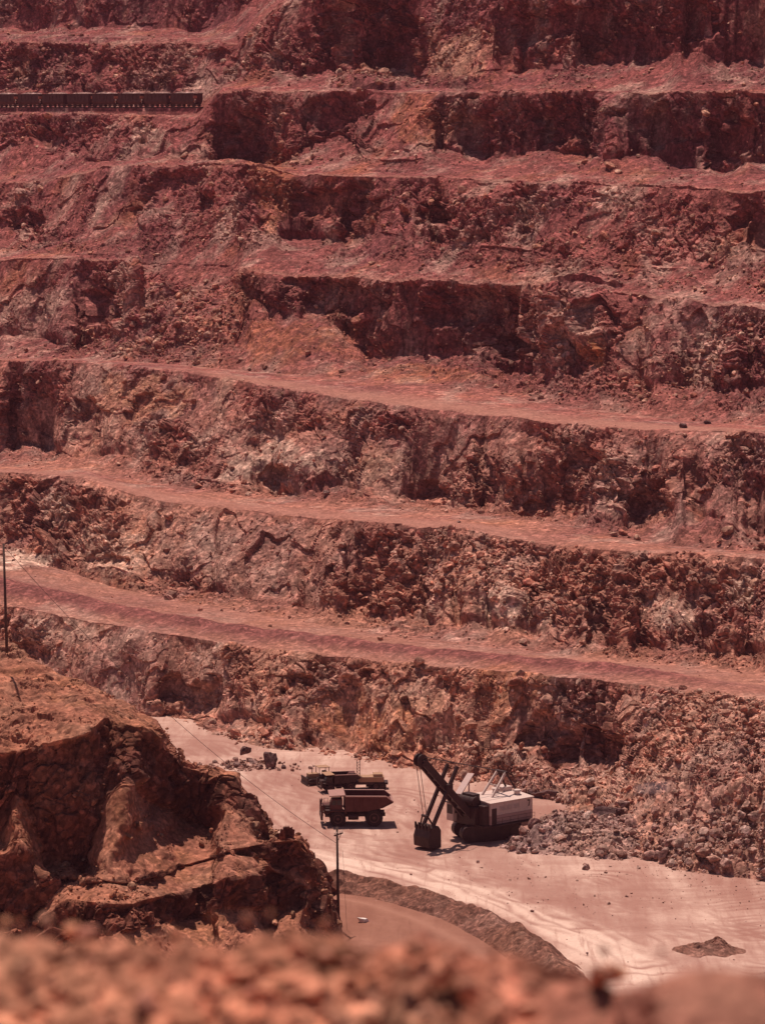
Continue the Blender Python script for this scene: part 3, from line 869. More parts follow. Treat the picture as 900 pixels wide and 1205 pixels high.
tag(submesh('rocky_ledge', PL, {'low': np.ones((nr, nc)) * ss(600, 800, UL)[None], 'pale': 0.5 * ss(0.1, 0.8, fbm(pf / 0.5, 7, 3)).reshape(nr, nc) * rk, 'rust': 0.4 * rk, 'dust': 0.5 * (1 - rk)},
            (np.arange(nr - 1) < nr - int(60 * DETAIL))[:, None] & np.ones((1, nc - 1), bool), M_LEDGE), 'reddish stony ledge close to the viewer along the bottom', 'ledge', None, 'structure')

tag(submesh('hillside', PL, {'low': PL[..., 2] * 0, 'pale': PL[..., 2] * 0, 'rust': PL[..., 2] * 0, 'dust': PL[..., 2] * 0}, (np.arange(nr - 1) >= nr - int(60 * DETAIL))[:, None] & np.ones((1, nc - 1), bool),  # unseen slope, coloured dark to cut bounce onto the bluff
            rock_mat('low_bounce_slope', (.09, .045, .035), (.09, .045, .035), (.14, .08, .06), (.1, .05, .035), (.1, .05, .04))), 'unseen rough slope, darkened against bounce light, falling from the near ledge to the pit floor', 'hillside', None, 'structure')

# ------------------------------------------------------------------ loose rock
def rock_shape(sub, seed, squash=(1, 1, 1), cuts=9):
    r = random.Random(seed)
    bm = bmesh.new()
    bmesh.ops.create_icosphere(bm, subdivisions=sub, radius=1)
    vs = np.array([v.co[:] for v in bm.verts])
    fs = np.array([[v.index for v in f.verts] for f in bm.faces])
    bm.free()
    for _ in range(cuts):
        n = np.array([r.gauss(0, 1) for _ in range(3)])
        n /= np.linalg.norm(n)
        h = r.uniform(0.45, 0.85)
        d = vs @ n
        vs = vs - np.maximum(d - h, 0)[:, None] * n
    vs = vs * np.array(squash) * (1 + 0.05 * np.array([[r.gauss(0, 1)] for _ in vs]))
    return vs, fs


ROCKS = [rock_shape(2, 100 + i, (1, random.uniform(.65, 1), random.uniform(.5, .9))) for i in range(14)]


ROCKS_S = [rock_shape(1, 300 + i, (1, random.uniform(.6, 1), random.uniform(.5, .9)), 7) for i in range(16)]


def scatter(name, pts, sizes, mat, label, tone=None, sink=0.25, shapes=None, palepow=3.0):
    shapes = shapes or ROCKS
    n = len(pts)
    V, Fc, A, B2 = [], [], [], []
    off = 0
    ang = rng.uniform(0, 2 * np.pi, (n, 3))
    for i in range(n):
        vs, fs = shapes[i % len(shapes)]
        ca, sa = np.cos(ang[i]), np.sin(ang[i])
        m = np.array([[ca[0], -sa[0], 0], [sa[0], ca[0], 0], [0, 0, 1]]) @ np.array([[1, 0, 0], [0, ca[1], -sa[1]], [0, sa[1], ca[1]]])
        V.append(vs @ m.T * sizes[i] + pts[i] + [0, 0, sizes[i] * sink])
        Fc.append(fs + off)
        off += len(vs)
        A.append(np.full(len(vs), rng.random()))
        B2.append(np.full(len(vs), rng.random() ** palepow))
    V = np.concatenate(V)
    A, B2 = np.concatenate(A), np.concatenate(B2)
    return tag(link_mesh(name, V, np.concatenate(Fc), mat, None, False, {'low': A, 'pale': B2 * 0.9, 'rust': (1 - A) * 0.5, 'dust': 0 * A}), label, 'rocks', None, 'stuff')


def pick(Pg, dens, n):
    p = np.clip(dens, 0, None).ravel()
    area = 1.0
    idx = rng.choice(len(p), n, p=p / p.sum())
    return Pg.reshape(-1, 3)[idx] + np.stack([rng.normal(0, .25, n), rng.normal(0, .25, n), np.zeros(n)], -1)


# tongue of broken rock reaching out over the floor in front of the slope
hx, hy = np.meshgrid(np.linspace(12, 62, 300), np.linspace(425, 505, 420))
ax_ = on_floor([628, 670, 740, 830, 930], [998, 994, 987, 990, 1000])
dm = np.full(hx.shape, 1e9)
for (a, b), (w0, w1) in zip(zip(ax_[:-1], ax_[1:]), ((5, 10), (10, 15), (15, 17), (17, 19))):
    t = np.clip(((hx - a[0]) * (b[0] - a[0]) + (hy - a[1]) * (b[1] - a[1])) / ((b[0] - a[0]) ** 2 + (b[1] - a[1]) ** 2), 0, 1)
    dm = np.minimum(dm, np.hypot(hx - a[0] - t * (b[0] - a[0]), hy - a[1] - t * (b[1] - a[1])) / (w0 + (w1 - w0) * t))
hp = np.stack([hx, hy, 0 * hx], -1).reshape(-1, 3)
dm = dm + 0.22 * fbm(hp / 5, 45, 3).reshape(hx.shape)
hm = ss(1.0, 0.0, dm)
hz = -0.3 + hm * 3.4 * (1 + 0.3 * fbm(hp / 6, 46, 2).reshape(hx.shape)) + (hm > 0.02) * (0.35 * facet(hp / 2.2, 47) + 0.22 * facet(hp / 0.9, 48)).reshape(hx.shape) * ss(0, .1, hm)
PM = np.stack([hx, hy, hz], -1)
tag(submesh('broken_rock_heap', PM, {'low': hm * 0 + .7, 'pale': hm * 0 + .25, 'rust': hm * 0, 'dust': hm * 0}, (hm[:-1, :-1] > 0.001) & (hm[1:, 1:] > 0.001), M_RUB),
    'tongue of blasted grey rock spilling onto the pit floor', 'rock heap', None, 'structure')
px_area = (P[..., 1] / F) ** 2
dens = muck * (0.25 + ss(-0.5, 0.5, fbm(P.reshape(-1, 3) / 6, 44, 3)).reshape(NR, NC)) * (0.6 + 0.8 * ss(940, 985, VV))
def gpts(u, v, n, r):
    c = on_floor(u, v)
    d = rng.normal(0, 1, (n, 2)) * r
    return np.stack([c[0] + d[:, 0], c[1] + d[:, 1], 1.1 * np.exp(-(d ** 2).sum(1) / (r[0] * r[0] * 0.5)) * rng.random(n)], -1)


scatter('rock_pile', np.concatenate([gpts(290, 901, 130, np.array([1.5, 2.0])), gpts(276, 902, 70, np.array([2.2, 2.0])), gpts(322, 903, 40, np.array([2.5, 2.0]))]), 0.15 + 0.45 * rng.random(240) ** 2, M_RUB, 'small loose stones of the rock pile beside the big round boulder')
lo_d = dens * ss(915, 960, VV)
up_d = dens * (1 - ss(915, 960, VV)) + 0 * dens
n_lo = np.concatenate([pick(P, lo_d, 3200), pick(PM, ss(0.0, .12, hm), 4200)])
scatter('rubble', n_lo, np.minimum(0.13 + 0.15 * rng.pareto(2.1, len(n_lo)), 1.2), M_RUB, 'heap of blasted grey rock spread beside the shovel')
scatter('brown_rubble', pick(P, up_d, 7500), np.minimum(0.11 + 0.11 * rng.pareto(2.3, 7500), .75), M_WALL, 'finer brown broken rock on the slope above the grey rock heap')
fp = on_floor(rng.uniform(200, 980, 900), rng.uniform(868, 1150, 900))
fp = np.concatenate([fp, on_floor(rng.uniform(520, 900, 500), 1006 + 40 * rng.random(500) ** 2 + rng.uniform(0, 30, 500)), on_floor(rng.uniform(400, 700, 260), rng.uniform(920, 960, 260))])
scatter('pebbles', fp, 0.05 + 0.06 * rng.pareto(2.6, len(fp)).clip(0, 5), M_RUB, 'stray pebbles scattered over the pale pit floor')
clus = np.zeros((NR, NC))
for (hu, hv, ru, rv, a) in [(230, 385, 70, 45, 1.6), (440, 97, 55, 12, 2), (130, 402, 60, 16, 1), (750, 460, 70, 16, 1.2), (360, 185, 30, 18, 1.5), (660, 690, 140, 50, .5), (560, 660, 120, 40, .6), (880, 330, 60, 30, .6), (780, 345, 60, 15, .8), (500, 250, 80, 40, .4), (650, 280, 120, 20, .4), (820, 440, 80, 20, .6), (330, 740, 40, 8, .6), (850, 640, 60, 20, .3), (560, 880, 60, 20, .6), (540, 925, 70, 12, 1.2), (240, 872, 50, 12, .4), (400, 893, 50, 10, .8), (330, 870, 60, 20, .5)]:
    r2 = np.sqrt(((UU - hu) / ru) ** 2 + ((VV - hv) / rv) ** 2) + 0.4 * jag
    clus += a * ss(1.15, 0.3, r2)
dens = (clus * 1.2 + 0.12 * talus * ss(-.2, .5, jag) + 0.05 * face_w) * (1 - muck) * (1 - 0.93 * bench) * (VV > -60)
sz = 0.20 + 0.19 * rng.pareto(2.4, 8000)
scatter('scree', pick(P, dens, 8000), np.minimum(sz, 1.5), M_WALL, 'loose broken rock lying on the benches and slopes of the pit wall', palepow=1.3)
toe_z = np.where(zone == 0, ss(.55, 1.0, tt) * .5 + .05 * ss(.2, .0, tt), 0)[:, None] * ss(-.3, .4, jag)
dens = ((0.25 + rough_w) * face_w * (1 - .8 * stp * ss(.7, .9, stp)) + (0.35 + .9 * rough_w) * talus + toe_z + .5 * SLW) * (1 - muck) * (VV > -30) * (VV < 950) * (P[..., 1] / 600.0) ** 2
nsm = 22000
scatter('loose_rocks', pick(P, dens, nsm), np.minimum(0.17 + 0.11 * rng.pareto(2.3, nsm), .95), M_WALL, 'small broken rocks littering the slopes and ledges of the pit wall', shapes=ROCKS_S, palepow=1.1)
db = np.where(zb == 2, 0.12, 1.0)[:, None] * ss(-.2, .5, jb) * (np.array([0 < r < len(zb) - 50 for r in range(len(zb))])[:, None])
scatter('loose_stones', pick(PB, db, 3200), np.minimum(0.08 + 0.10 * rng.pareto(2.3, 3200), 0.8), M_BLUFF, 'small loose stones strewn over the brown bluff')
lr = (np.arange(PL.shape[0]) > int(20 * DETAIL)) & (np.arange(PL.shape[0]) < int(170 * DETAIL))
scatter('pebbles', pick(PL, lr[:, None] * rk * ss(-200, 0, UL)[None] * ss(1000, 900, UL)[None], 900), np.minimum(0.02 + 0.016 * rng.pareto(2.4, 900), 0.06), M_LEDGE, 'reddish stones littering the near ledge')
hb = MB().box(-2560, 2560, -2560, 3060, -2, 260)
hz_o = hb.build('haze', None)
hm_ = bpy.data.materials.new('haze_air')
hm_.use_nodes = True
hm_.node_tree.nodes.clear()
ho = hm_.node_tree.nodes.new('ShaderNodeOutputMaterial')
hv = hm_.node_tree.nodes.new('ShaderNodeVolumePrincipled')
hv.inputs['Color'].default_value = (0.88, 0.34, 0.47, 1)  # red tint put in to lift shadows toward maroon
hv.inputs['Density'].default_value = 0.00006
hv.inputs['Anisotropy'].default_value = 0.2
hm_.node_tree.links.new(hv.outputs[0], ho.inputs['Volume'])
hz_o.data.materials.append(hm_)
tag(hz_o, 'thin haze in the pit air, tinted reddish to lift the shadows', 'haze', None, 'stuff')
#@@T0@@
# ------------------------------------------------------------------ machines
M_RED = paint('truck_red', (0.075, 0.012, 0.011), amount=0.12)
M_LIT_TOP = paint('sunlit_dusty_plate', (0.33, 0.17, 0.15), amount=0.6)  # paler than the body so top plates read as sunlit; also dusty
M_TYRE = paint('tyre_rubber', (0.015, 0.01, 0.01), amount=0.08, rough=0.9)
M_RIM = paint('wheel_rim', (0.10, 0.035, 0.03), amount=0.4)
M_STEEL = paint('dark_steel', (0.026, 0.009, 0.010), amount=0.10)
M_WHITE = paint('faded_white_paint', (0.62, 0.46, 0.42), (0.5, 0.3, 0.26), amount=0.35)
M_LOWER = paint('faded_grey_red_paint', (0.40, 0.245, 0.235), amount=0.35)
M_GLASS = paint('dark_glass', (0.02, 0.015, 0.018), amount=0.05, rough=0.15)
M_LAMP = paint('lamp_lens', (0.75, 0.6, 0.5), amount=0.1, rough=0.2)
M_WOOD = paint('weathered_wood', (0.05, 0.03, 0.026), amount=0.15, rough=0.9)
M_CABLE = paint('black_cable', (0.05, 0.03, 0.03), amount=0.1)
M_ORE = paint('ore_car_rust', (0.05, 0.014, 0.014), amount=0.12)
M_ORANGE = paint('orange_paint', (0.46, 0.14, 0.08), amount=0.3)
M_YEL = paint('dusty_yellow_paint', (0.36, 0.20, 0.11), amount=0.5)
M_STONE_D = rock_mat('dark_boulder', (0.17, 0.085, 0.08), (0.13, 0.07, 0.07), (0.3, 0.18, 0.16), (0.2, 0.1, 0.08), ROAD, 1.5)


def obj_on(o, parent):
    o.parent = parent
    return o


def wheel(root, name, x, y, r, wdt, side):
    """tyre with lugs, rim and hub; side = +1 outward along +y"""
    t = MB()
    hw = wdt / 2
    t.lathe([(r * .56, -hw * .8), (r * .9, -hw), (r * .985, -hw * .78), (r * .985, hw * .78), (r * .9, hw), (r * .56, hw * .8)], (0, 0, 0), 'y', 36)
    for k in range(30):
        a = 2 * math.pi * k / 30
        Mx = Matrix.Rotation(a, 4, 'Y')
        for sgn in (-1, 1):
            t.box(-0.045 * r, 0.045 * r, min(0, sgn * hw * .95), max(0, sgn * hw * .95), r * .95, r * 1.02, 0, Mx @ Matrix.Rotation(0.0, 4, 'Z'))
    wh = empty(name, (x, y, r), 0)
    wh.parent = root
    obj_on(t.build('tyre', M_TYRE, None, False), wh)
    m = MB()
    o = side * hw
    m.lathe([(r * .57, o * .62), (r * .54, o * .86), (r * .48, o * .86), (r * .44, o * .35), (r * .2, o * .35), (r * .17, o * .9), (r * .12, o * 1.0)], (0, 0, 0), 'y', 28)
    for k in range(10):
        a = 2 * math.pi * k / 10
        m.tube((r * .32 * math.cos(a), o * .3, r * .32 * math.sin(a)), (r * .32 * math.cos(a), o * .45, r * .32 * math.sin(a)), r * .03, n=6)
    obj_on(m.build('rim', M_RIM, None), wh)
    return wh


def haul_truck(loc, rz, label, body_mat, canopy_mat):
    t = empty('haul_truck', loc, rz)
    tag(t, label, 'haul truck', 'haul trucks on the pit floor')
    f = MB()
    for y in (-.95, .95): f.box(-4.0, 4.5, y - .18, y + .18, 1.25, 1.75, .03)
    for x in (-3.6, -1.2, 1.4, 3.4): f.box(x - .15, x + .15, -.8, .8, 1.3, 1.65, .02)
    f.tube((2.75, -1.5, 1.05), (2.75, 1.5, 1.05), .18)
    f.tube((-2.35, -1.6, 1.3), (-2.35, 1.6, 1.3), .32)
    f.build('chassis', M_STEEL, t)
    # rock body: hollow box with ducktail
    side = [(1.75, 2.2), (1.75, 4.45), (-4.05, 4.32), (-5.05, 3.5), (-3.4, 2.62), (-1.4, 2.2)]
    b = MB()
    for y in (-2.25, 2.11): b.prism(side, y, y + .14, .02)
    b.prism([(1.75, 2.2), (1.75, 4.42), (1.6, 4.42), (1.55, 2.35), (-1.4, 2.35), (-3.4, 2.77), (-4.75, 3.52), (-5.02, 3.5), (-3.4, 2.62), (-1.4, 2.2)], -2.11, 2.11)
    for y in (-2.36, 2.25):
        for x in (1.35, .35, -.65, -1.65, -2.65):
            b.box(x - .1, x + .1, y, y + .11, 2.25 + (0.35 if x < -2 else 0), 4.2, .02)
        b.beam((-5.0, y + .055, 3.46), (-3.4, y + .055, 2.66), .14, .14, .02)
    body = b.build('dump_body', body_mat, t)
    for y in (-2.36, 2.25):
        MB().beam((1.7, y + .055, 4.40), (-4.05, y + .055, 4.30), .34, .16, .02).beam((-4.05, y + .055, 4.30), (-5.05, y + .055, 3.5), .34, .14, .02).build('rim_rail', M_LIT_TOP, body)  # lit top edge painted in as a paler rail
    c = MB()
    c.prism([(1.72, 4.40), (1.72, 4.58), (3.95, 4.48), (3.95, 4.34)], -2.2, 2.2, .02)
    for y in (-1.6, -.5, .5, 1.6): c.box(1.75, 3.9, y - .06, y + .06, 4.25, 4.38)
    c.build('canopy', canopy_mat, t)
    lip = MB().prism([(-4.2, 3.17), (-5.05, 3.62), (-5.1, 3.56), (-4.25, 3.1)], -2.1, 2.1)
    lip.build('tail_lip', M_LIT_TOP, body)  # pale colour stands for sun on the lip
    # front deck, hood, cab
    h = MB()
    h.box(2.2, 4.75, -1.05, 1.05, 1.75, 2.95, .08)
    h.build('hood', body_mat, t)
    g = MB()
    g.box(4.75, 4.85, -.95, .95, 1.7, 2.85, .02)
    for k in range(9): g.box(4.85, 4.9, -.85, .85, 1.8 + k * .115, 1.85 + k * .115)
    g.build('grille', M_STEEL, t)
    d = MB().box(2.0, 4.55, -2.2, 2.2, 2.28, 2.4, .02)
    for y in (-2.15, 2.15):
        for x in (4.5, 3.9, 2.2): d.tube((x, y, 2.4), (x, y, 3.3), .03, n=6)
        d.tube((4.5, y, 3.3), (3.9, y, 3.3), .03, n=6)
        d.tube((4.5, y, 2.85), (3.9, y, 2.85), .03, n=6)
    d.build('deck', M_STEEL, t)
    for y in (-1.62, 1.62):
        fd_ = MB().prism([(1.55, 1.9), (1.75, 2.3), (3.9, 2.3), (4.3, 1.95), (4.25, 1.85), (3.85, 2.2), (1.85, 2.2), (1.65, 1.85)], y - .55, y + .55)
        fd_.build('fender', body_mat, t)
    cb_ = MB().prism([(2.1, 2.4), (2.1, 3.95), (3.55, 3.95), (3.85, 3.3), (3.85, 2.4)], .35, 2.0, .05)
    cab_ = cb_.build('cab', body_mat, t)
    wn_ = MB()
    wn_.prism([(2.3, 3.12), (2.3, 3.78), (2.85, 3.78), (2.85, 3.12)], 1.99, 2.03)
    wn_.prism([(3.0, 3.12), (3.0, 3.78), (3.42, 3.78), (3.68, 3.25), (3.68, 3.12)], 1.99, 2.03)
    wn_.build('side_window', M_GLASS, cab_)
    MB().beam((3.9, .5, 3.32), (3.9, 1.85, 3.32), .02, .02).prism([(3.57, 3.9), (3.61, 3.92), (3.9, 3.32), (3.86, 3.3)], .5, 1.85).build('windscreen', M_GLASS, cab_)
    MB().box(2.15, 2.95, 2.0, 2.03, 2.45, 3.08, .01).build('door', body_mat, cab_)
    rb = MB().box(2.3, 3.3, -1.9, -.6, 2.4, 3.3, .05)
    rb.build('air_cleaner_box', body_mat, t)
    bp = MB().box(4.85, 5.15, -2.1, 2.1, .95, 1.5, .05)
    for y in (-2.0, 2.0):
        for z in (1.5, 1.85, 2.2): bp.box(4.9, 5.1, y - .12 - .3, y + .12 + .3, z, z + .06)
        for dy in (-.4, .4): bp.tube((5.0, y + dy, 1.4), (4.75, y + dy, 3.3), .04, n=6)
    bp.build('bumper', M_STEEL, t)
    for y in (-2.0, 2.0):
        MB().box(4.82, 5.1, y - .42, y + .42, 1.6, 3.2, .04).build('radiator_guard', body_mat, t)
    for y in (-1.45, 1.45):
        MB().lathe([(.16, 0), (.19, .06), (.17, .12), (.05, .14)], (4.74, y, 2.05), 'x', 14).build('headlight', M_LAMP, t)
    MB().tube((2.15, -1.3, 2.4), (2.15, -1.3, 4.2), .1).build('exhaust_pipe', M_STEEL, t)
    MB().lathe([(.05, -.75), (.42, -.72), (.45, 0), (.42, .72), (.05, .75)], (.55, 1.65, 1.35), 'x', 18).build('fuel_tank', M_STEEL, t)
    for y in (-.7, .7): MB().tube((.4, y, 1.5), (-.6, y, 2.25), .14).build('hoist_cylinder', M_STEEL, t)
    for sd_ in (-1, 1):
        wheel(t, 'front_wheel', 2.75, sd_ * 1.85, 1.12, .72, sd_)
        wheel(t, 'rear_wheel', -2.35, sd_ * 1.95, 1.22, .66, sd_)
        wheel(t, 'rear_wheel', -2.35, sd_ * 1.18, 1.22, .66, sd_)
    return t


def gz(p): return (float(p[0]), float(p[1]), float(floor_h(np.array(p[0]), np.array(p[1]))))


p1 = on_floor(419.5, 969.5)
haul_truck(gz(p1), R(184), 'dark red rock haul truck parked broadside in front of the other vehicles', M_RED, M_LIT_TOP)  # canopy gets the painted sunlit tone too
p2 = on_floor(399, 931)
tk = haul_truck(gz(p2), R(196), 'dusty dump truck mostly hidden behind the dark red haul truck', M_STEEL, M_YEL)
tk.scale = (.6, .6, .6)

# power shovel -----------------------------------------------------
sh = empty('power_shovel', gz(on_floor(573, 986)), R(219.7))
tag(sh, 'big electric power shovel with pale boxy house, dark boom and lowered bucket', 'power shovel')
th = R(196 - 219.7)
for y in (-1.9, 1.9):
    ct = empty('crawler_track', (-y * math.sin(th), y * math.cos(th), 0), th)
    ct.parent = sh
    m = MB()
    prof_ = []
    for k in range(13):
        a = math.pi / 2 + math.pi * k / 12
        prof_.append((-3.3 + 1.05 * math.cos(a), 1.07 + 1.05 * math.sin(a)))
    for k in range(13):
        a = -math.pi / 2 + math.pi * k / 12
        prof_.append((3.3 + 1.05 * math.cos(a), 1.07 + 1.05 * math.sin(a)))
    m.prism(prof_, -.62, .62)
    pr = [Vector((x, 0, z)) for x, z in prof_] + [Vector((prof_[0][0], 0, prof_[0][1]))]
    for a, b in zip(pr[:-1], pr[1:]):
        nn = max(1, int((b - a).length / .38))
        for j in range(nn):
            c0, c1 = a.lerp(b, (j + .08) / nn), a.lerp(b, (j + .92) / nn)
            m.beam(c0, c1, 1.34, .16, up=(0, 1, 0)) if False else m.beam(c0, c1, 1.34, .16)
    m.build('track_shoes', M_STEEL, ct)
    for x, r in ((-3.3, .8), (3.3, .8)):
        MB().lathe([(r, -.68), (r, .68)], (x, 0, 1.07), 'y', 18).build('end_wheel', M_STEEL, ct)
    rl = MB()
    for x in (-2, -1, 0, 1, 2): rl.lathe([(.3, -.66), (.3, .66)], (x, 0, .42), 'y', 12)
    rl.build('rollers', M_STEEL, ct)
MB().box(-2.2, 2.2, -1.7, 1.7, 0.9, 1.75, .08, Matrix.Rotation(th, 4, 'Z')).build('undercarriage', M_STEEL, sh)
MB().lathe([(2.3, 1.7), (2.3, 2.0), (2.1, 2.0), (2.1, 2.2)], (0, 0, 0), 'z', 32).build('turntable', M_STEEL, sh)
MB().box(-5.1, 3.5, -3.3, 3.3, 2.15, 2.5, .04).build('machinery_deck', M_STEEL, sh)
MB().box(-5.6, -3.4, -3.3, 3.3, 1.55, 2.5, .08).build('counterweight', M_LOWER, sh)
MB().prism([(-5.45, 2.5), (-5.45, 3.75), (2.35, 3.75), (2.35, 2.5)], -3.35, 3.35, .03).build('house_lower_band', M_LOWER, sh)
hs = MB().prism([(-5.45, 3.75), (-5.45, 5.5), (2.35, 5.5), (2.35, 3.75)], -3.33, 3.33, .03).build('house', M_WHITE, sh)
MB().prism([(-3.33 - .15, 5.5), (-3.48, 5.58), (0, 5.86), (3.48, 5.58), (3.48, 5.5)], -5.6, 2.5, axis='x').build('roof', M_WHITE, hs)
for x in (-4.2, -2.6): MB().lathe([(.42, 5.6), (.42, 6.15), (.6, 6.2), (.55, 6.4), (.1, 6.5)], (x, 1.5 if x < -3 else -1.2, 0), 'z', 16).build('roof_vent', M_WHITE, hs)
MB().box(-5.2, -3.5, -2.6, -.6, 5.75, 6.45, .04).build('roof_box', M_WHITE, hs)
MB().box(1.25, 2.1, 3.33, 3.40, 2.55, 4.75, .01).build('side_door', M_STEEL, hs)
lv_ = MB()
for k in range(3):
    for j in range(7): lv_.box(-2.9 + k * 1.25, -1.9 + k * 1.25, 3.34, 3.37, 4.3 + j * .1, 4.35 + j * .1)
lv_.build('louvre_panel', M_WHITE, hs)
for x in (-4.4, -3.0, -1.6, -.2): MB().box(x - .03, x + .03, 3.33, 3.36, 3.8, 5.45).build('panel_seam', M_WHITE, hs)
nm = MB()
nm.prism([(-4.95, 5.22), (-4.95, 5.06), (-4.48, 5.06), (-4.48, 5.22)], 3.335, 3.365)
nm.prism([(-4.95, 5.06), (-4.80, 5.06), (-4.62, 4.3), (-4.77, 4.3)], 3.335, 3.365)
nm.build('number_seven', M_STEEL, hs)
wk = MB().box(-5.3, 2.3, 3.4, 4.1, 2.35, 2.45)
for x in (-5.2, -3.7, -2.2, -.7, .8, 2.2): wk.tube((x, 4.05, 2.45), (x, 4.05, 3.5), .025, n=6)
for z in (3.0, 3.5): wk.tube((-5.2, 4.05, z), (2.2, 4.05, z), .025, n=6)
wk.build('side_walkway', M_STEEL, sh)
fm = MB().box(2.35, 3.9, -1.9, 1.9, 2.5, 4.9, .06).box(2.4, 3.3, 1.9, 3.1, 2.5, 5.2, .05).box(2.4, 3.6, -1.2, 1.2, 4.9, 6.6, .06)
fm.lathe([(.75, -1.5), (.75, 1.5)], (3.3, 0, 5.6), 'y', 20)
fm.build('front_machinery', M_STEEL, sh)
oc = MB().box(2.4, 4.5, -3.4, -2.0, 2.5, 5.0, .06).build('operator_cab', M_WHITE, sh)
MB().box(4.5, 4.54, -3.25, -2.15, 3.5, 4.75).box(2.7, 4.2, -3.44, -3.4, 3.6, 4.7).box(2.7, 4.2, -2.0, -1.96, 3.6, 4.7).build('cab_window', M_GLASS, oc)
MB().box(2.3, 4.7, -3.55, -1.9, 5.0, 5.12, .03).build('cab_roof', M_STEEL, oc)
bo = MB()
for y in (-.55, .55): bo.beam((3.3, y * 1.5, 3.3), (12.0, y, 12.2), .32, 1.0, .05)
for k in range(8):
    a = Vector((3.3, 0, 3.3)).lerp(Vector((12.0, 0, 12.2)), (k + .5) / 8)
    bo.beam(a - Vector((.12, 0, .12)), a + Vector((.12, 0, .12)), 1.1, .6, .02)
bom = bo.build('boom', M_STEEL, sh)
pt = MB()
for y in (-.38, .38): pt.lathe([(.5, y - .12), (.88, y - .12), (.8, y), (.88, y + .12), (.5, y + .12)], (12.1, 0, 12.3), 'y', 24)
pt.tube((12.1, -.8, 12.3), (12.1, .8, 12.3), .16)
pt.build('point_sheave', M_STEEL, bom)
MB().tube((7.8, -1.3, 8.0), (7.8, 1.3, 8.0), .32, n=16).box(7.3, 8.3, -1.25, -.75, 7.5, 8.6, .05).box(7.3, 8.3, .75, 1.25, 7.5, 8.6, .05).build('saddle_block', M_STEEL, bom)
for y in (-1.0, 1.0):
    MB().beam((10.75, y * .95, 3.0), (6.35, y, 10.9), .36, .52, .04).build('dipper_stick', M_STEEL, sh)
dp = empty('dipper', (10.75, 0, 0), 0)
dp.parent = sh
MB().prism([(-1.0, .15), (-.95, 2.6), (-.55, 3.2), (.75, 3.05), (1.25, 1.7), (1.15, .3), (.3, .05)], -1.65, 1.65, .08).build('bucket', M_STEEL, dp)
tth = MB()
for k in range(5):
    y = -1.4 + .7 * k
    tth.prism([(.75, 3.0), (1.0, 3.6), (1.12, 3.55), (1.1, 2.7)], y - .14, y + .14)
tth.build('teeth', M_STEEL, dp)
bl = MB()
for y in (-1.5, 1.5): bl.beam((.1, y, 3.0), (.55, y * .35, 4.5), .16, .22)
bl.tube((.55, -.6, 4.5), (.55, .6, 4.5), .2)
bl.build('bail', M_STEEL, dp)
hr = MB()
for y in (-.38, .38): hr.tube((12.6, y, 12.0), (11.3, y, 4.5), .045, n=6)
hr.build('hoist_rope', M_CABLE, sh)
ga = empty('gantry', (0, 0, 0), 0)
ga.parent = sh
for y in (-1.05, 1.05):
    MB().beam((.2, y, 5.6), (-2.6, y * .8, 8.9), .26, .3, .03).build('front_strut', M_WHITE, ga)
    MB().beam((-4.9, y, 5.6), (-2.7, y * .8, 8.8), .2, .24, .03).build('back_strut', M_STEEL, ga)
MB().tube((-2.65, -1.1, 8.9), (-2.65, 1.1, 8.9), .2).build('cross_bar', M_STEEL, ga)
MB().beam((-1.2, -.95, 7.2), (-1.2, .95, 7.2), .15, .15).build('cross_bar', M_WHITE, ga)
sc_ = MB()
for y in (-.8, .8): sc_.tube((-2.65, y, 8.95), (11.9, y * .7, 12.8), .05, n=6)
sc_.build('boom_cable', M_CABLE, sh)
MB().beam((3.6, -2.0, 6.2), (-.4, -3.9, 8.3), 1.0, .18, .02).beam((3.3, -2.1, 5.2), (3.3, -2.1, 6.3), .2, .2).beam((.3, -3.5, 5.0), (.3, -3.5, 7.9), .16, .16).build('access_ramp', M_LOWER, sh)

# bulldozer --------------------------------------------------------
bz = empty('bulldozer', gz(on_floor(375, 922)), R(200))
tag(bz, 'small dark bulldozer with a flat canopy at the far left of the parked vehicles', 'bulldozer')
for y in (-.95, .95):
    prof_ = [(-1.5 + .45 * math.cos(math.pi / 2 + math.pi * k / 8), .47 + .45 * math.sin(math.pi / 2 + math.pi * k / 8)) for k in range(9)] + [(1.5 + .45 * math.cos(-math.pi / 2 + math.pi * k / 8), .47 + .45 * math.sin(-math.pi / 2 + math.pi * k / 8)) for k in range(9)]
    m = MB().prism(prof_, y - .28, y + .28)
    for x in np.arange(-1.6, 1.7, .22):
        m.box(x, x + .06, y - .3, y + .3, .9, .98)
        m.box(x, x + .06, y - .3, y + .3, 0, .04)
    m.build('track', M_STEEL, bz)
MB().box(.1, 1.75, -.55, .55, .7, 1.65, .08).build('engine_hood', M_YEL, bz)
MB().box(-1.5, .15, -.65, .65, .6, 1.25, .06).box(-1.2, -.6, -.4, .4, 1.25, 1.9, .05).build('body', M_STEEL, bz)
MB().prism([(2.2, .05), (2.35, .1), (2.2, .6), (2.3, 1.15), (2.2, 1.2), (2.08, .6)], -1.55, 1.55).build('blade', M_STEEL, bz)
for y in (-1.35, 1.35): MB().beam((2.1, y, .4), (-.3, y, .5), .14, .2).build('push_arm', M_STEEL, bz)
cn = MB().box(-1.5, .3, -.95, .95, 2.5, 2.6, .03)
cn.build('canopy', M_YEL, bz)
MB().tube((1.1, .2, 1.6), (1.1, .2, 2.3), .06).build('exhaust_pipe', M_STEEL, bz)
for x in (-1.35, .15):
    for y in (-.8, .8): MB().tube((x, y, 1.1), (x, y, 2.5), .05, n=8).build('canopy_post', M_STEEL, bz)

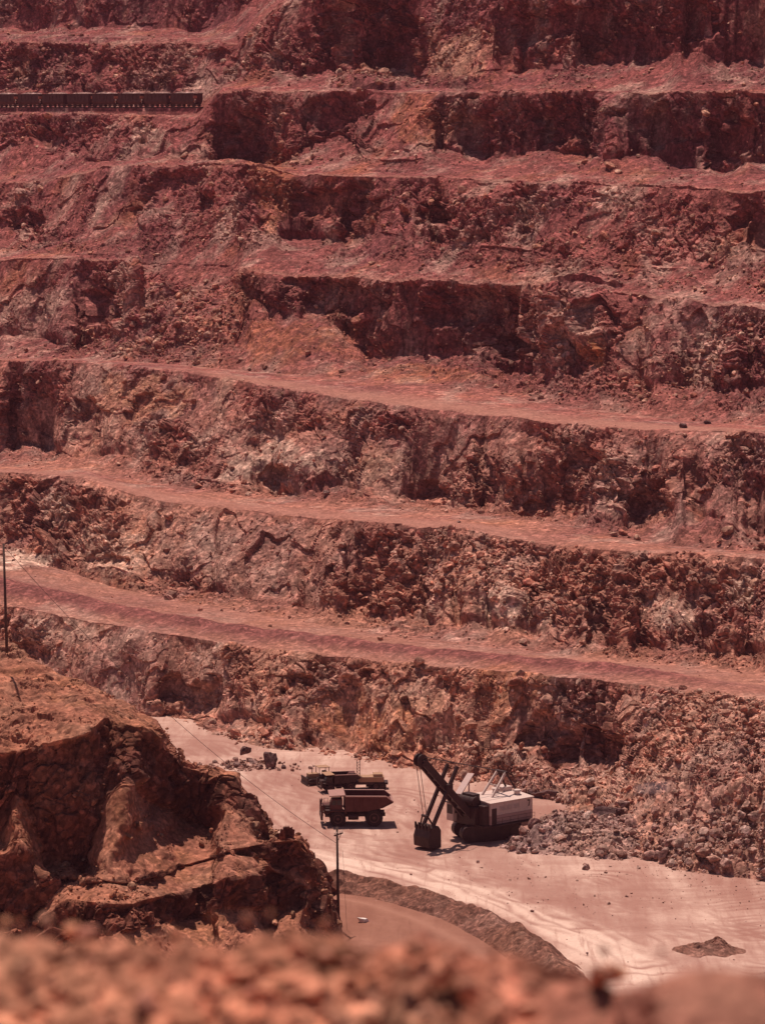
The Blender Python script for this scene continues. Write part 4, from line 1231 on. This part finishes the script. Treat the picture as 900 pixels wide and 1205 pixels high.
# drill rig --------------------------------------------------------
dr = empty('drill_rig', gz(on_floor(431, 929)), R(182))
tag(dr, 'dark truck mounted drill rig with a thin upright mast behind the haul truck', 'drill rig')
MB().box(-3.2, 3.2, -1.0, 1.0, .75, 1.1, .04).build('chassis', M_STEEL, dr)
c_ = MB().prism([(1.7, 1.1), (1.7, 2.5), (2.6, 2.5), (3.1, 1.8), (3.4, 1.7), (3.4, .9), (1.7, .9)], -1.0, 1.0, .05).build('cab', M_RED, dr)
MB().box(1.9, 2.5, 1.0, 1.03, 1.75, 2.35).build('window', M_GLASS, c_)
MB().box(-2.6, 1.2, -.95, .95, 1.1, 1.9, .06).box(-2.4, -1.0, -.8, .8, 1.9, 2.3, .06).build('compressor_housing', M_YEL, dr)
mt_ = MB()
for x in (.95, 1.4):
    for y in (-.22, .22): mt_.tube((x, y, 1.0), (x, y, 4.3), .04, n=6)
for k in range(7):
    z = 1.2 + k * .45
    mt_.tube((.95, -.22, z), (1.4, -.22, z + .45 if k < 6 else z), .025, n=5)
    mt_.tube((.95, .22, z + .25), (1.4, .22, z), .025, n=5)
mt_.build('mast', M_STEEL, dr)
for sd_ in (-1, 1):
    for x in (-2.4, -1.4, 2.5): wheel(dr, 'wheel', x, sd_ * .95, .52, .35, sd_)

# crates / drum next to the rig
dm_ = empty('water_tank', gz(on_floor(441, 927)), R(30))
tag(dm_, 'pale cylindrical water tank on a skid at the right end of the parked vehicles', 'water tank')
MB().lathe([(.1, -1.1), (.75, -1.05), (.8, 0), (.75, 1.05), (.1, 1.1)], (0, 0, 1.15), 'x', 22).build('barrel', M_YEL, dm_)
MB().box(-1.2, 1.2, -.6, -.4, 0, .35, .02).box(-1.2, 1.2, .4, .6, 0, .35, .02).box(-.8, -.6, -.7, .7, .2, .5, .02).box(.6, .8, -.7, .7, .2, .5, .02).build('skid', M_STEEL, dm_)
MB().lathe([(.2, 1.9), (.22, 2.08), (.05, 2.12)], (0, 0, 0), 'z', 14).build('filler_cap', M_STEEL, dm_)

# ore train --------------------------------------------------------
ti = int(np.argmax((zone == 0) & (lev == 6)))
tr_rows = np.where((zone == 0) & (lev == 6))[0]
def bench6(u, f=0.7):
    r = tr_rows[int(len(tr_rows) * f)]
    c = np.interp(u, U, np.arange(NC))
    c0 = int(c)
    return blur_P[r, c0] * (1 - c + c0) + blur_P[r, min(NC - 1, c0 + 1)] * (c - c0)
blur_P = P.copy()
ta, tb_ = bench6(-60), bench6(236)
tz = 1.3 + max(float(blur_P[tr_rows][:, np.searchsorted(U, u)][..., 2].max()) for u in (0, 60, 120, 180, 230)) - 0.55
tdv = Vector((tb_[0] - ta[0], tb_[1] - ta[1], 0))
tl = tdv.length
tdn = tdv / tl
trz = math.atan2(tdn.y, tdn.x)
pitch_c = 9.5
car = empty('ore_car', (0, 0, 0), 0)
cs = MB()
cs.prism([(-1.15, .72), (-1.5, 1.5), (-1.5, 3.75), (-1.38, 3.75), (-1.38, 1.55), (-1.05, .85), (1.05, .85), (1.38, 1.55), (1.38, 3.75), (1.5, 3.75), (1.5, 1.5), (1.15, .72)], -3.05, 3.05, axis='x')
for x in (-3.1, 3.0): cs.prism([(-1.15, 1.15), (-1.5, 1.9), (-1.5, 3.75), (1.5, 3.75), (1.5, 1.9), (1.15, 1.15)], x, x + .1, axis='x')
for x in (-2.0, -1.0, 0, 1.0, 2.0): cs.box(x - .06, x + .06, -1.6, -1.5, 1.9, 3.7).box(x - .06, x + .06, 1.5, 1.6, 1.9, 3.7)
cs.box(-3.15, 3.15, -1.6, -1.5, 3.6, 3.8, .02).box(-3.15, 3.15, 1.5, 1.6, 3.6, 3.8, .02)
cs.build('hopper', M_ORE, car)
MB().box(-3.4, 3.4, -.5, .5, .85, 1.2, .03).box(-3.75, 3.75, -.12, .12, .8, 1.0).build('underframe', M_STEEL, car)
ro_ = random.Random(5)
for sgn in (-1, 1):
    MB().box(sgn * 3.2 - .12, sgn * 3.2 + .12, -1.62, -.6, 2.35, 3.05, .02).build('end_platform', M_ORANGE, car)
    bx_ = MB().box(sgn * 2.75 - .45, sgn * 2.75 + .45, -1.42, -1.28, 1.35, 1.75, .02)
    bx_.build('side_bracket', M_ORANGE, car)
    wb = MB()
    for dx in (-.75, .75):
        for y in (-.75, .75): wb.lathe([(.42, y - .06), (.42, y + .06)], (sgn * 2.0 + dx, 0, .42), 'y', 18)
        wb.tube((sgn * 2.0 + dx, -.8, .42), (sgn * 2.0 + dx, .8, .42), .07, n=8)
    wb.box(sgn * 2.0 - 1.1, sgn * 2.0 + 1.1, -.95, -.85, .35, .65, .02).box(sgn * 2.0 - 1.1, sgn * 2.0 + 1.1, .85, .95, .35, .65, .02)
    wb.build('wheel_truck', M_STEEL, car)
MB().lathe([(.05, -.02), (.24, -.02), (.24, .03), (.05, .05)], (3.32, -1.3, 2.0), 'y', 14).tube((3.32, -1.3, 1.0), (3.32, -1.3, 2.0), .04).build('brake_wheel', M_LAMP, car)
lx, ly = np.meshgrid(np.linspace(-2.98, 2.98, 50), np.linspace(-1.36, 1.36, 18))
lp = np.stack([lx, ly, 0 * lx], -1)
lz = 3.55 + .55 * (1 - (ly / 1.36) ** 2) * (1 - (np.abs(lx) / 2.98) ** 4) + .22 * fbm(lp.reshape(-1, 3) * 1.3, 7, 3).reshape(lx.shape)
lp[..., 2] = lz
submesh('ore_load', lp, {k: 0 * lx for k in ATT}, np.ones((17, 49), bool), M_RUB).parent = car
ncar = int(tl / pitch_c)
ORD = ['first', 'second', 'third', 'fourth', 'fifth', 'sixth', 'seventh', 'eighth', 'ninth', 'tenth', 'eleventh', 'twelfth']
cars = []
for i in range(min(ncar, 11)):
    o = car if i == 0 else copy_tree(car)
    pos = Vector((float(tb_[0]), float(tb_[1]), 0)) - tdn * (pitch_c * (i + .5))
    o.location = (pos.x, pos.y, tz + 0.28)
    o.rotation_euler = (0, 0, trz + (math.pi if i in (1, 4, 5) else 0))
    o.scale = (1.32, 1, .86)
    tag(o, 'last dark rust ore car at the right end of the train, nearest the rock buttress' if i == 0 else 'dark rust ore car, %s from the right end of the train on the high bench' % ORD[i], 'ore car', 'ore cars of the train on the high bench')
rb = MB()
e0, e1 = Vector((float(tb_[0]), float(tb_[1]), tz)) + tdn * 1.0, Vector((float(tb_[0]), float(tb_[1]), tz)) - tdn * (tl + 20)
pn = Vector((-tdn.y, tdn.x, 0))
for sgn in (-.75, .75): rb.beam(e0 + pn * sgn + Vector((0, 0, .19)), e1 + pn * sgn + Vector((0, 0, .19)), .09, .17)
k = 0.0
while k < (e1 - e0).length:
    c_ = e0 + (e1 - e0).normalized() * k
    rb.beam(c_ - pn * 1.25, c_ + pn * 1.25, .24, .2)
    k += .75
tag(rb.build('railway_track', M_STEEL), 'railway track under the ore train on the high bench', 'railway track')
bal = MB().prism([(-3.4, -3.4), (-1.7, .02), (1.7, .02), (3.4, -3.4)], 0, (e1 - e0).length, axis='x')
bo_ = bal.build('track_bed', M_WALL)
bo_.location = e1
bo_.rotation_euler = (0, 0, trz)
tag(bo_, 'low gravel bed under the railway track', 'ground', None, 'structure')

# poles and wires --------------------------------------------------
def pole(base, h, lean, label, rz, nib=2):
    t = empty('utility_pole', base, rz)
    tag(t, label, 'utility pole', 'wooden utility poles beside the bluff')
    MB().tube((0, 0, -.8), (lean, 0, h), .2, .13, n=12).build('shaft', M_WOOD, t, True)
    tops = []
    for k in range(nib):
        z = h - .9 - k * 1.1
        hw = .95 - .1 * k
        cr = MB().box(-hw + lean * z / h, hw + lean * z / h, -.26, -.14, z - .08, z + .08, .01)
        for s_ in (-1, 1): cr.beam((lean * z / h, -.2, z - .7), (lean * z / h + s_ * hw * .6, -.2, z - .08), .04, .06)
        a_ = cr.build('crossarm', M_WOOD, t)
        for x in (-.9 * hw, -.4 * hw, .4 * hw, .9 * hw):
            MB().lathe([(.03, 0), (.03, .1), (.07, .12), (.08, .2), (.05, .26), (.02, .28)], (x + lean * z / h, -.2, z + .08), 'z', 10).build('insulator', M_LAMP, a_)
    return t


pB = on_floor(398.5, 1098, 0.0)
pole(pB, 122 * pB[1] / F / math.cos(PITCH) * 1.06, -.35, 'dark wooden utility pole with crossarms standing beside the lower dirt road', R(58), 1)
pA = at(8.0, 758, 414.0)
pole((pA[0], pA[1], pA[2] - .3), 12.8, -.25, 'tall plain wooden utility pole at the left edge on top of the bluff', R(25), 0)
A_ = Vector((float(pA[0]) - .25, float(pA[1]), float(pA[2]) + 12.2))
B_ = Vector((float(pB[0]) - .3, float(pB[1]), 11.2))
wr = MB()
pts = []
for k in range(41):
    t_ = k / 40
    p_ = A_.lerp(B_, t_)
    p_.z -= 4 * 2.6 * t_ * (1 - t_)
    pts.append(p_)
for a, b in zip(pts[:-1], pts[1:]): wr.tube(a, b, .028, n=5)
tag(wr.build('power_line', M_CABLE), 'thin sagging power line strung between the two wooden poles', 'power line')
gw = MB().tube((float(pB[0]) - .3 + .8, float(pB[1]) + 0.4, 10.2), (float(pB[0]) + 1.0, float(pB[1]) + .5, .1), .018, n=5)
tag(gw.build('guy_wire', M_CABLE), 'thin wire hanging down beside the pole by the lower road', 'wire')


# boulders ---------------------------------------------------------
def boulder(name, loc, size, seed, mat, label, cat='boulder', group=None, squash=(1, .9, .8), sub=3, cuts=14, rz=0.0):
    vs, fs = rock_shape(sub, seed, squash, cuts)
    vs = vs + 0.05 * np.stack([vnoise(vs * 3 + seed, k) for k in range(3)], -1)
    n = len(vs)
    o = link_mesh(name, vs * size, fs, mat, None, False, {'low': np.full(n, .5), 'pale': np.zeros(n), 'rust': np.zeros(n), 'dust': np.zeros(n)})
    o.location = [float(c) for c in loc]
    o.rotation_euler = (0, 0, rz)
    return tag(o, label, cat, group)


def on_wall(u, v):
    """nearest built point of the pit wall under a photo pixel"""
    vv = 602.5 - F * ((P[..., 2] - CAMZ) * CP + P[..., 1] * SP) / (P[..., 1] * CP - (P[..., 2] - CAMZ) * SP)
    uu = 450 + F * P[..., 0] / (P[..., 1] * CP - (P[..., 2] - CAMZ) * SP)
    d = (uu - u) ** 2 + (vv - v) ** 2 + 0.02 * (P[..., 1] - 500)
    return P.reshape(-1, 3)[int(np.argmin(d))]


pz = on_floor(317, 904)
boulder('boulder', (pz[0], pz[1], 1.25), 1.55, 501, M_STONE_D, 'big round dark boulder standing upright on the floor beside a small rock pile', squash=(.86, .9, 1.02), cuts=5)
SP_ = [(289, 889, 1.2, 'dark rounded boulder on top of the small rock pile'), (296, 899, 1.05, 'broad grey rock at the right front of the small rock pile'), (280, 901, .8, 'pale rock at the left front of the small rock pile'), (306, 903, .7, 'small rock wedged between the pile and the big round boulder'), (268, 903, .45, 'low stone at the left tail of the small rock pile'), (333, 903, .5, 'small dark stone just right of the big round boulder')]
for i, (u, v, r_, lb) in enumerate(SP_):
    pz = on_floor(u, v + 2)
    boulder('boulder', (pz[0], pz[1] - (0 if i else 3.0), r_ * .55 + (1.0 if i == 0 else 0)), r_, 510 + i, M_STONE_D if i in (0, 5) else M_RUB, lb, group='boulders around the small rock pile', squash=(1, .9, .85))
BW = [(804, 500, .95, M_STONE_D, 'dark blue grey boulder lying on the edge of the third bench road'), (833, 496, .7, M_STONE_D, 'small black boulder right of another on the third bench road'), (385, 578, .8, M_RUB, 'pale boulder lying on the slope above the second bench road'), (540, 612, .45, M_RUB, 'small pale stone on the second bench road below a cliff'), (188, 411, .9, M_WALL, 'large pale rock at the foot of the rock slide')]
for i, (u, v, r_, mt, lb) in enumerate(BW):
    pw = on_wall(u, v + 3)
    boulder('boulder', (pw[0], pw[1], pw[2] + r_ * .35), r_, 530 + i, mt, lb, group='boulders lying on the benches', squash=(1.2, .9, .7))
BR = [(716, 964, 2.2, (1.5, 1, .75), M_STONE_D, 'big dark slab half buried in the blasted rock heap'), (735, 950, 1.0, (1, 1, .8), M_RUB, 'angular block on the slope just above the big dark slab'), (800, 972, 1.5, (1.1, 1, .9), M_RUB, 'pale angular boulder in the middle of the blasted rock heap'), (645, 934, 1.6, (1.6, 1, .6), M_STONE_D, 'long dark boulder on the floor right behind the shovel house'), (628, 931, 1.0, (1, 1, .8), M_STONE_D, 'smaller dark boulder close behind the shovel roof'), (690, 1020, .9, (1, .8, .9), M_RUB, 'upright block at the front foot of the blasted rock heap'), (880, 1032, .9, (1, 1, .8), M_RUB, 'brown block at the right front foot of the rock heap'), (835, 955, 1.1, (1.1, 1, .8), M_STONE_D, 'dark block high on the right of the rock heap')]
for i, (u, v, r_, sq, mt, lb) in enumerate(BR):
    dW = on_wall(u, v)
    x_, y_, z_ = ray(u, v)
    pm = PM.reshape(-1, 3)
    um = 450 + F * pm[:, 0] / (pm[:, 1] * CP - (pm[:, 2] - CAMZ) * SP)
    vm = 602.5 - F * ((pm[:, 2] - CAMZ) * CP + pm[:, 1] * SP) / (pm[:, 1] * CP - (pm[:, 2] - CAMZ) * SP)
    e = np.where(pm[:, 2] > .05, (um - u) ** 2 + (vm - v) ** 2, 1e9)
    j = int(np.argmin(e))
    pw = pm[j] if e[j] < 9 else (dW if abs(450 + F * dW[0] / (dW[1] * CP - (dW[2] - CAMZ) * SP) - u) < 4 and dW[2] > .2 else on_floor(u, v + 3))
    if i in (3, 4): pw = on_floor(u, v + 5)
    boulder('boulder', (pw[0], pw[1], pw[2] + r_ * .3), r_, 550 + i, mt, lb, group='large boulders of the blasted rock heap', squash=sq, rz=i * .9)
pf_ = at(708, 1146, 12.6)
boulder('stone', pf_, .075, 570, M_LEDGE, 'round dark red stone perched on the end of the near ledge', 'stone', squash=(1, 1, .95))
pz = on_floor(832, 1120)
mr, mt2 = np.meshgrid(np.linspace(0, 1, 26), np.linspace(0, 2 * np.pi, 72))
mxx, myy = mr * np.cos(mt2) * 5.2, mr * np.sin(mt2) * 3.4
mq = np.stack([mxx, myy, 0 * mxx], -1)
mhz = 1.35 * (1 - mr ** 2) ** 2 * (1 + .5 * fbm(mq.reshape(-1, 3) / 1.6, 12, 3).reshape(mr.shape)) + (1 - mr) * .35 * facet(mq.reshape(-1, 3) / .8, 13).reshape(mr.shape) - .08
mq[..., 2] = mhz + floor_h(mxx + pz[0], myy + pz[1])
mq[-1] = mq[0]
dmo = submesh('dirt_mound', mq, {k: 0 * mr + (.25 if k in ('pale', 'dust') else 0) for k in ATT}, np.ones((71, 25), bool), M_BERM)
dmo.location = (float(pz[0]), float(pz[1]), 0)
tag(dmo, 'small low heap of loose brown dirt on the floor near the lower right', 'dirt heap')
pz = on_floor(427, 1088)
boulder('chunk', (pz[0], pz[1], .45), .95, 571, paint('white_rock', (.78, .66, .63), amount=.2), 'white chunk lying on the brown dirt road', 'rock', squash=(1.0, .7, .75), sub=2)
dv = at(772, 927, float(on_wall(772, 940)[1]) - 2.5)
bm = bmesh.new()
bmesh.ops.create_icosphere(bm, subdivisions=3, radius=1)
for v_ in bm.verts: v_.co = Vector((v_.co.x * 3.4, v_.co.y * 1.3, v_.co.z * .9 + .25 * v_.co.x))
puff = MB().bm(bm).build('dust', None, None, True)
puff.location = [float(c) for c in dv]
mp_ = bpy.data.materials.new('dust_puff')
mp_.use_nodes = True
mp_.node_tree.nodes.clear()
o1 = mp_.node_tree.nodes.new('ShaderNodeOutputMaterial')
o2 = mp_.node_tree.nodes.new('ShaderNodeVolumePrincipled')
o2.inputs['Color'].default_value = (.8, .66, .74, 1)
o2.inputs['Density'].default_value = .09
mp_.node_tree.links.new(o2.outputs[0], o1.inputs['Volume'])
puff.data.materials.append(mp_)
tag(puff, 'faint pale puff of dust hanging over the blasted rock slope', 'dust', None, 'stuff')
#@@T1@@

# ------------------------------------------------------------------ light, air, camera
SUN_EL, SUN_AZ = R(72), R(-24)
sd = Vector((math.sin(SUN_AZ) * math.cos(SUN_EL), math.cos(SUN_AZ) * math.cos(SUN_EL), math.sin(SUN_EL)))
L = bpy.data.lights.new('sun', 'SUN')
L.energy = 5.0
L.angle = R(0.5)
L.color = (1.0, 0.845, 0.71)
lo = bpy.data.objects.new('sun', L)
lo.rotation_euler = sd.to_track_quat('Z', 'Y').to_euler()
COL.objects.link(lo)
wd = bpy.data.worlds.new('World')
scene.world = wd
wd.use_nodes = True
wn = wd.node_tree
sky = wn.nodes.new('ShaderNodeTexSky')
sky.sky_type = 'NISHITA'
sky.sun_disc = False
sky.sun_elevation = SUN_EL
sky.sun_rotation = SUN_AZ
sky.dust_density = 2.0
wn.links.new(sky.outputs[0], wn.nodes['Background'].inputs[0])
wn.nodes['Background'].inputs[1].default_value = 0.05

cam = bpy.data.cameras.new('camera')
cam.sensor_fit = 'HORIZONTAL'
cam.sensor_width = 36
cam.lens = F / 900 * 36
cam.clip_end = 8000
cam.clip_start = 0.5
cam.dof.use_dof = True
cam.dof.focus_distance = 480
cam.dof.aperture_fstop = 2.7
co = bpy.data.objects.new('camera', cam)
co.location = (0, 0, CAMZ)
co.rotation_euler = (math.pi / 2 - PITCH, 0, 0)
COL.objects.link(co)
scene.camera = co
vs_ = scene.view_settings
vs_.view_transform = 'Standard'
vs_.look = 'None'
vs_.exposure = 0
vs_.gamma = 1
scene.cycles.max_bounces = 6
scene.cycles.diffuse_bounces = 2
